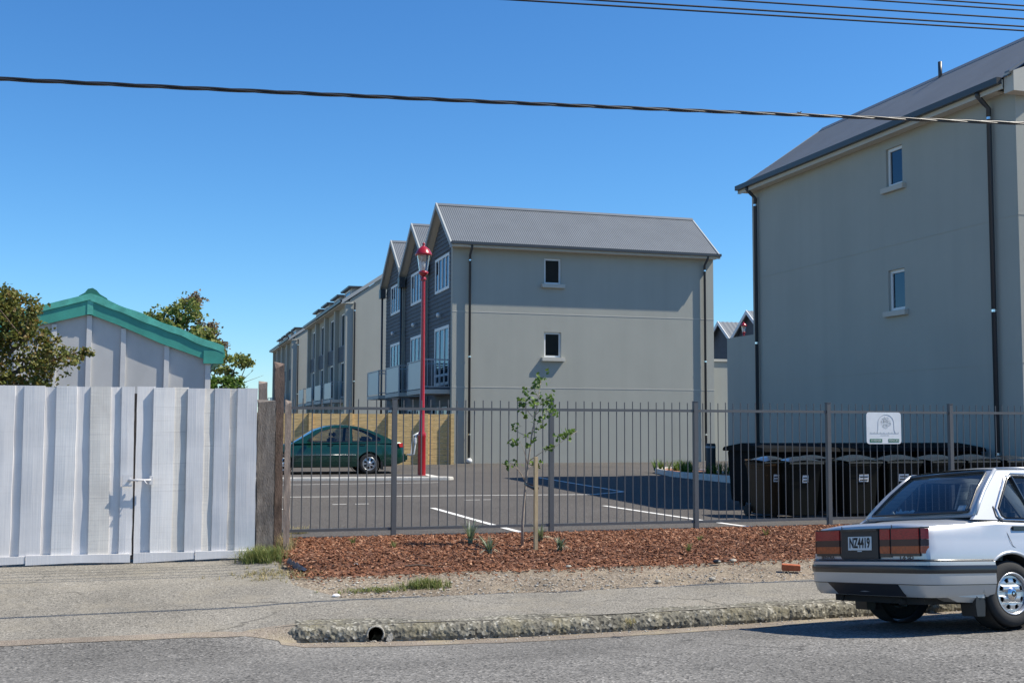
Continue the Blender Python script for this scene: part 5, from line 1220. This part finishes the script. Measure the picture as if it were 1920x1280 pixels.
    def cluster(s, outer):
        a, b = (.352, .715) if outer else (.20, .346)
        y0, y1 = (a, b) if s > 0 else (-b, -a)
        c = B(plate(y0, y1, .615, .862, .012, .03), 'tail_light' if outer else 'boot_light', 'trim', bevel=.003)
        for nm, z0, z1, m in (('red_lens', .760, .852, 'redlens'), ('smoke_lens', .704, .758, 'smokelens'), ('amber_lens', .638, .702, 'amberlens')):
            if not outer and nm == 'smoke_lens': m = 'smokelens'
            B(plate(y0 + .006, y1 - .006, z0, z1, .019, .02), nm, m, c, bevel=.003)
            if outer:      # wraps the corner
                pl_ = [(xf(z0), .712), (xf(z0) + .010, .735), (-.893, .752), (-.868, .768), (-.868, .74), (-.885, .72)]
                q = [(p[0] - .006, s * (p[1] + .010)) for p in pl_]
                B(MB().prism(q, lambda u, v: (u - .045 * (.85 - z0), v, z0), lambda u, v: (u - .045 * (.85 - z1), v - s * .0, z1)), nm, m, c, bevel=.002)
        if outer:
            pl_ = [(-.915, .715), (-.905, .738), (-.890, .755), (-.860, .772), (-.86, .74), (-.88, .72)]; q = [(p[0] - .004, s * (p[1] + .006)) for p in pl_]
            for z0, z1 in ((.615, .637), (.853, .865)): B(MB().prism(q, lambda u, v: (u - .0, v, z0), lambda u, v: (u + .0, v, z1)), 'light_surround', 'trim', c)
    for s in (-1, 1): cluster(s, True); cluster(s, False)
    B(plate(-.195, .335, .590, .858, .022, .03), 'plate_recess', 'black', bevel=.006)
    B(plate(-.19, .33, .84, .86, .035, .02), 'plate_hood', 'trim', bevel=.004)
    pz = .73; py = .06
    pt = B(plate(py - .165, py + .165, pz - .062, pz + .062, .026, .004), 'number_plate', 'plate', bevel=.002)
    textmesh('NZ4419', .125, lambda a, b: (xf(pz + b) - .0285, py - a, pz + b), 'lettering', M['ink'], pt, world=False, bold=.004, width=.285)
    B(plate(py - .03, py + .03, pz - .075, pz - .066, .028, .004), 'plate_sticker', 'plate', pt)
    B(plate(-.347, -.343, .60, .89, .002, .006), 'boot_seam', 'ink'); B(plate(.343, .347, .60, .89, .002, .006), 'boot_seam', 'ink')
    textmesh('SENTRA', .034, lambda a, b: (xf(.6) - .0035, .555 - a, .602 + b), 'badge', M['trim'], t, world=False, bold=.001, width=.20)
    textmesh('1.6 SD', .038, lambda a, b: (xf(.6) - .0035, -.53 - a, .601 + b), 'badge', M['trim'], t, world=False, bold=.001, width=.17)
    # ---- cabin: side frames
    ys = lambda z: .768 - (z - .91) * .44
    out = [(-.36, .93), (2.06, .905), (2.02, .94), (1.42, 1.335), (1.30, 1.375), (.6, 1.410), (.19, 1.398), (.13, 1.38), (-.30, .972)]
    wq = [(.035, .945), (.80, .935), (.80, 1.335), (.315, 1.338), (.25, 1.315), (-.005, 1.035), (.0, .97)]
    wf = [(.91, .935), (1.80, .93), (1.83, .945), (1.33, 1.305), (1.26, 1.33), (.91, 1.337)]
    for s in (-1, 1):
        fr = B(MB().panel(out, [wq, wf], lambda a, b: (a, s * ys(b), b), (0, -s * .035, 0)), 'side_frame', 'silver', smooth=True, autos=30)
        for w, nm in ((wq, 'rear_side_window'), (wf, 'front_side_window')):
            B(MB().add([(a, s * (ys(b) - .012), b) for a, b in w], [tuple(range(len(w)))]), nm, 'carglass', fix=False)
            loop = [(a, s * (ys(b) + .003), b) for a, b in w]; loop.append(loop[0])
            B(MB().tube(loop, .010, 6), 'window_seal', 'trim', smooth=True)
        w2 = [(-.018, .93), (.83, .918), (.835, 1.352), (.30, 1.362), (.225, 1.335), (-.045, 1.035), (-.04, .96)]; lp = [(a, s * (ys(b) + .004), b) for a, b in w2]; lp.append(lp[0])
        B(MB().tube(lp, .008, 6), 'door_frame', 'chrome', smooth=True)
        w3 = [(-.065, 1.05), (-.075, .96), (-.03, .905)]; B(MB().tube([(a, s * (ys(b) + .004), b) for a, b in w3], .006, 6), 'pillar_vent', 'trim')
        B(MB().bar((.30, s * (ys(1.33) - .004), 1.335), (.36, s * (ys(.94) - .004), .938), .02, .03), 'quarter_bar', 'trim')
        B(MB().tube([(.16, s * ys(1.40) - s * .0, 1.402), (.6, s * ys(1.41), 1.418), (1.3, s * ys(1.39), 1.388)], .012, 8), 'roof_gutter', 'silver', smooth=True)
        # belt filler between body shoulder and frame
        # handle, door seams
        B(MB().box((.06, s * .785 - .012, .835), (.24, s * .785 + .012, .875)), 'door_handle', 'trim', bevel=.008)
        for pts in ([(-.03, .905), (.005, .80), (.03, .70), (.33, .52), (.36, .25)], [(.86, .90), (.87, .6), (.86, .24)]):
            B(MB().tube([(a, s * (interp(b, [(.24, .80), (.5, .8185), (.62, .8205), (.7, .812), (.78, .790), (.87, .775), (.905, .755)])), b) for a, b in pts], .0022, 5), 'door_seam', 'ink')
    # rear window surround and glass
    A0 = Vector((-.30, .735, .972)); A1 = Vector((.145, .560, 1.398))
    def rw(u, v, off=0):      # u -1..1 across (left positive), v 0..1 up
        h = lerp(A0.y, A1.y, v); x = lerp(A0.x, A1.x, v) - .045 * (1 - u * u) + .0 - .016 * math.sin(math.pi * v); z = lerp(A0.z, A1.z, v) + .012 * math.sin(math.pi * v)
        return Vector((x, u * h, z)) + Vector((-.66, 0, .75)) * off
    us = [-1 + 2 * i / 16 for i in range(17)]
    outer = [(u, 0) for u in us] + [(1, v) for v in (.33, .66)] + [(u, 1) for u in reversed(us)] + [(-1, v) for v in (.66, .33)]
    gu0, gu1 = .885, .87; ui = [i / 14 * 2 - 1 for i in range(15)]
    inner = [(u * gu0, .06) for u in ui] + [(gu0, .12), (gu1, .5), (gu1, .9)] + [(u * gu1 * .97, .945) for u in reversed(ui)] + [(-gu1, .9), (-gu1, .5), (-gu0, .12)]
    B(MB().panel(outer, [inner], lambda a, b: rw(a, b), (.02, 0, -.02)), 'rear_window_frame', 'silver', smooth=True, autos=30)
    g = MB(); g.grid(14, 6, lambda u, v: rw((u * 2 - 1) * .90, lerp(.04, .96, v), -.008)); B(g, 'rear_window', 'carglass', smooth=True, fix=False)
    lp = [rw(a, b, .003) for a, b in inner]; lp.append(lp[0]); B(MB().tube(lp, .012, 6), 'window_seal', 'trim', smooth=True)
    for v in (.12, .22, .32, .42, .52, .62, .72, .82): B(MB().tube([rw(q / 5 * .80 * 1, v, -.010) for q in range(-5, 6)], .0011, 4), 'heater_wire', 'trim')
    # corner post roundings
    for s in (-1, 1): B(MB().tube([rw(s, v, -.006) - Vector((0, s * .008, 0)) for v in (0, .25, .5, .75, 1.0)], .018, 10), 'pillar_edge', 'silver', smooth=True)
    # roof
    def rf(u, v):
        x = lerp(.135, 1.42, u); h = interp(x, [(.135, .565), (.4, .556), (1.3, .556), (1.42, .58)]); y = (v * 2 - 1); e = .045 * (1 - (2 * u - 1) ** 4) 
        return (x - .04 * (1 - y * y) * (1 - u) + .06 * (1 - y * y) * u ** 3, y * h, interp(x, [(.135, 1.394), (.3, 1.412), (.6, 1.418), (1.2, 1.404), (1.42, 1.338)]) + .022 * (1 - abs(y) ** 2.6))
    B(MB().grid(18, 16, rf), 'roof', 'silver', smooth=True, fix=False)
    B(MB().grid(8, 8, lambda u, v: Vector(rf(.10 + .84 * u, .06 + .88 * v)) - Vector((0, 0, .03))), 'headlining', 'carint', fix=False)
    # windscreen
    g = MB(); g.grid(8, 6, lambda u, v: (lerp(2.03, 1.42, v) + .05 * (1 - (2 * u - 1) ** 2), (2 * u - 1) * lerp(.72, .57, v), lerp(.93, 1.345, v))); B(g, 'windscreen', 'carglass', smooth=True, fix=False)
    # interior
    B(MB().box((-.28, -.62, .90), (.12, .62, .955)), 'parcel_shelf', 'carint', bevel=.01); B(MB().box((.10, -.60, .45), (.26, .60, 1.05)), 'rear_seat', 'carint', bevel=.05)
    for y in (-.36, .36):
        B(MB().box((.95, y - .23, .5), (1.10, y + .23, 1.08)), 'front_seat', 'carint', bevel=.05); B(MB().box((.97, y - .12, 1.09), (1.06, y + .12, 1.22)), 'head_rest', 'carint', bevel=.03)
    B(MB().box((1.62, -.66, .6), (1.95, .66, .95)), 'dashboard', 'carint', bevel=.04); B(MB().box((.1, -.66, .3), (1.9, .66, .5)), 'cabin_floor', 'carint')
    # strip sticker at the top of the glass and a small one low on the right, paper on the shelf
    B(MB().grid(4, 1, lambda u, v: rw(lerp(.36, .08, u), lerp(.875, .915, v), -.012)), 'window_sticker', 'paper', fix=False)
    B(MB().grid(1, 1, lambda u, v: rw(lerp(-.68, -.80, u), lerp(.10, .22, v), -.012)), 'window_sticker', 'paper', fix=False)
    mb = MB(); rr = random.Random(2)
    mb.grid(7, 5, lambda u, v: (-.20 + .20 * v, .36 + .20 * u, .975 + .04 * v + .13 * abs(noise.noise(Vector((u * 3.1, v * 3.3, 4))))))
    o = mb.build('crumpled_paper', M['paper'], fix=False, kind='x'); del o['kind']; o.matrix_world = t.matrix_world.copy(); tag(o, 'crumpled white paper lying on the silver car parcel shelf behind the rear window', 'paper')
    # front end (out of the photo, seen from the side only)
    for s in (-1, 1): B(MB().box((3.14, s * .62 - .14, .56), (3.235, s * .62 + .14, .70)), 'headlight', 'chrome', bevel=.01)
    B(MB().box((3.15, -.46, .57), (3.232, .46, .69)), 'grille', 'trim', bevel=.01); B(MB().box((3.10, -.80, .34), (3.33, .80, .54)), 'front_bumper', 'silver', bevel=.03)
    for s in (-1, 1): B(MB().box((1.62, s * .86 - .07, .95), (1.72, s * .86 + .07, 1.06)), 'mirror', 'trim', bevel=.02)
silver_car()

# ================================================================ green saloon in the car park (side on, boot to the right)
def green_car():
    gx, gy = 4.05, 34.55; g = gz(gy)
    # car frame: x forward -> world -X ; y left -> world -Y ; near side is its left
    t = thing('parked_car', 'dark green rounded saloon parked side on before the timber fence', 'car', matrix=Matrix.Translation((5.82, gy + .85, g)) @ Matrix.Rotation(math.pi, 4, 'Z'))
    B = lambda mb, n, m, p=t, **k: mb.build(n, M[m], p, world=False, **k)
    st = [-1.12, -1.10, -1.04, -.9, -.6, -.3, 0, .4, 1, 1.6, 2.2, 2.6, 2.95, 3.2, 3.35, 3.42]
    def sec(x):
        w = interp(x, [(-1.12, .55), (-1.10, .68), (-1.04, .78), (-.9, .83), (-.3, .86), (1.2, .87), (2.4, .85), (3.0, .78), (3.3, .62), (3.42, .45)])
        zt_ = interp(x, [(-1.12, .80), (-1.10, .90), (-1.04, .96), (-.9, .985), (-.6, 1.0), (0, 1.0), (1.0, .97), (2.0, .97), (2.3, .95), (2.8, .84), (3.2, .68), (3.42, .5)])
        zb = interp(x, [(-1.12, .45), (-1.04, .32), (-.8, .24), (0, .2), (2.6, .2), (3.2, .24), (3.42, .3)])
        half = [(0, zb), (w * .7, zb), (w - .03, zb + .03), (w, .42), (w + .004, .58), (w - .01, .74), (w - .05, .86 * zt_ / .98), (w - .12, .95 * zt_ / .98), (w * .6, zt_ - .004), (w * .3, zt_), (0, zt_)]
        half = [(y, min(z, zt_)) for y, z in half]
        return [(x, -y, z) for y, z in half] + [(x, y, z) for y, z in reversed(half[1:-1])]
    mb = MB(); loft(mb, [sec(x) for x in st]); body = B(mb, 'body', 'greenpaint')
    for cx in (0, 2.62):
        for s in (-1, 1):
            mbc = MB().lathe([(0, s * .58), (.36, s * .58), (.36, s * 1.0), (0, s * 1.0)], (cx, 0, .32), 'y', 36)
            c = mbc.build('cut', M['under'], t, world=False); bool_(body, c)
            B(MB().lathe([(.357, s * .6), (.357, s * .84)], (cx, 0, .32), 'y', 36), 'arch_liner', 'under', fix=False)
            wheel(t, cx, s, s * .845, .315, 'green')
    smooth_mod(body, 40)
    # cabin: rounded arc
    arc = [(-.86, .96), (-.62, 1.07), (-.30, 1.22), (.0, 1.34), (.35, 1.43), (.7, 1.465), (1.0, 1.46), (1.3, 1.42), (1.6, 1.32), (1.95, 1.12), (2.25, .955)]
    ysz = lambda z: .80 - (z - .93) * .40
    wn_ = []
    rearq = [(-.34, .99), (.50, .975), (.50, 1.385), (.25, 1.345), (-.05, 1.24), (-.36, 1.07)]
    frontq = [(.58, .975), (1.55, .965), (1.85, 1.0), (1.45, 1.28), (1.1, 1.375), (.58, 1.395)]
    for s in (-1, 1):
        B(MB().panel(arc + [(2.25, .92), (-.86, .92)], [rearq, frontq], lambda a, b: (a, s * ysz(b), b), (0, -s * .03, 0)), 'side_frame', 'greenpaint', smooth=True, autos=30)
        for w in (rearq, frontq):
            B(MB().add([(a, s * (ysz(b) - .012), b) for a, b in w], [tuple(range(len(w)))]), 'side_window', 'carglass', fix=False)
            lp = [(a, s * (ysz(b) + .003), b) for a, b in w]; lp.append(lp[0]); B(MB().tube(lp, .010, 5), 'window_seal', 'trim')
        B(MB().tube([(-.9, s * .875, .60), (0, s * .875, .60)][:0] + [(.42, s * .878, .585), (2.2, s * .868, .585)], .007, 6), 'side_strip', 'rim', smooth=True)
        for x in (.12, 1.08): B(MB().box((x, s * .82 - .015, .86), (x + .16, s * .82 + .015, .895)), 'door_handle', 'greenpaint', bevel=.008)
        B(MB().box((1.72, s * .93 - .08, .96), (1.84, s * .93 + .08, 1.09)), 'mirror', 'trim', bevel=.03)
        B(MB().prism([(-.40, .42), (-.345, .40), (-.36, .14), (-.44, .13)], lambda a, b: (a, s * .85, b), lambda a, b: (a, s * .7, b)), 'mud_flap', 'black')
        for x in (.54, 1.62): B(MB().tube([(x, s * .872, .30), (x, s * .876, .58), (x - .01, s * .80, .93)], .004, 4), 'door_seam', 'ink')
    def strip_(i0, i1, m, n, off=0):
        pts = arc[i0:i1 + 1]; N = len(pts) - 1
        B(MB().grid(N * 2, 10, lambda u, v: (lambda k, f: (lerp(pts[k][0], pts[min(k + 1, N)][0], f), (v * 2 - 1) * ysz(lerp(pts[k][1], pts[min(k + 1, N)][1], f)), lerp(pts[k][1], pts[min(k + 1, N)][1], f) + .02 * (1 - (2 * v - 1) ** 2) + off))(min(int(u * N), N), u * N - min(int(u * N), N))), n, m, smooth=True, fix=False)
    strip_(0, 1, 'greenpaint', 'boot_edge'); strip_(1, 3, 'carglass', 'rear_window'); strip_(3, 8, 'greenpaint', 'roof'); strip_(8, 10, 'carglass', 'windscreen')
    for y in (-.38, .38):
        B(MB().box((.95, y - .24, .5), (1.1, y + .24, 1.1)), 'front_seat', 'carint', bevel=.05); B(MB().box((.97, y - .12, 1.11), (1.06, y + .12, 1.26)), 'head_rest', 'carint', bevel=.03)
    B(MB().box((-.1, -.62, .5), (.08, .62, 1.12)), 'rear_seat', 'carint', bevel=.05)
    B(MB().box((1.85, -.7, .6), (2.1, .7, .98)), 'dashboard', 'carint', bevel=.04)
    for s in (-1, 1):
        c = B(MB().prism([(-1.112, .80), (-1.06, .93), (-.88, .93), (-.93, .80)], lambda a, b: (a, s * (.70 + (a + 1.11) * .72), b), lambda a, b: (a, s * .45, b)), 'tail_light', 'redlens', bevel=.01)
        B(MB().box((3.18, s * .58 - .13, .62), (3.34, s * .58 + .1, .74)), 'headlight', 'chrome', bevel=.02)
    B(MB().box((-1.20, -.74, .36), (-1.04, .74, .60)), 'rear_bumper', 'greenpaint', bevel=.05); B(MB().box((-1.215, -.72, .45), (-1.19, .72, .49)), 'bumper_strip', 'chrome', bevel=.01)
    B(MB().box((3.30, -.62, .28), (3.50, .62, .52)), 'front_bumper', 'greenpaint', bevel=.06)
    B(MB().box((-.85, -.62, .22), (3.2, .62, .34)), 'floor_pan', 'under')
    # white rack fitting behind the boot
    k = thing('bike_rack', 'white bicycle rack arms fixed behind the green car boot', 'bike rack', (7.4, gy + .3, g))
    y = gy + .5
    MB().tube([(7.15, y, g + .55), (7.30, y, g + .58), (7.34, y, g + .95), (7.36, y, g + 1.15), (7.50, y, g + 1.22), (7.62, y - .05, g + 1.27)], .028, 8).build('arm', M['white'], k, smooth=True)
    MB().tube([(7.15, y + .4, g + .55), (7.30, y + .4, g + .58), (7.34, y + .4, g + 1.15), (7.55, y + .4, g + 1.24)], .028, 8).build('arm', M['white'], k, smooth=True)
    MB().box((7.50, y - .14, g + 1.20), (7.60, y + .02, g + 1.38)).build('clamp', M['white'], k, bevel=.02); MB().box((7.38, y - .10, g + 1.12), (7.44, y + .02, g + 1.2)).build('clamp', M['black'], k, bevel=.02); MB().box((7.28, y - .12, g + .9), (7.36, y - .02, g + 1.1)).build('clamp', M['white'], k, bevel=.02)
green_car()
bpy.context.view_layer.update()
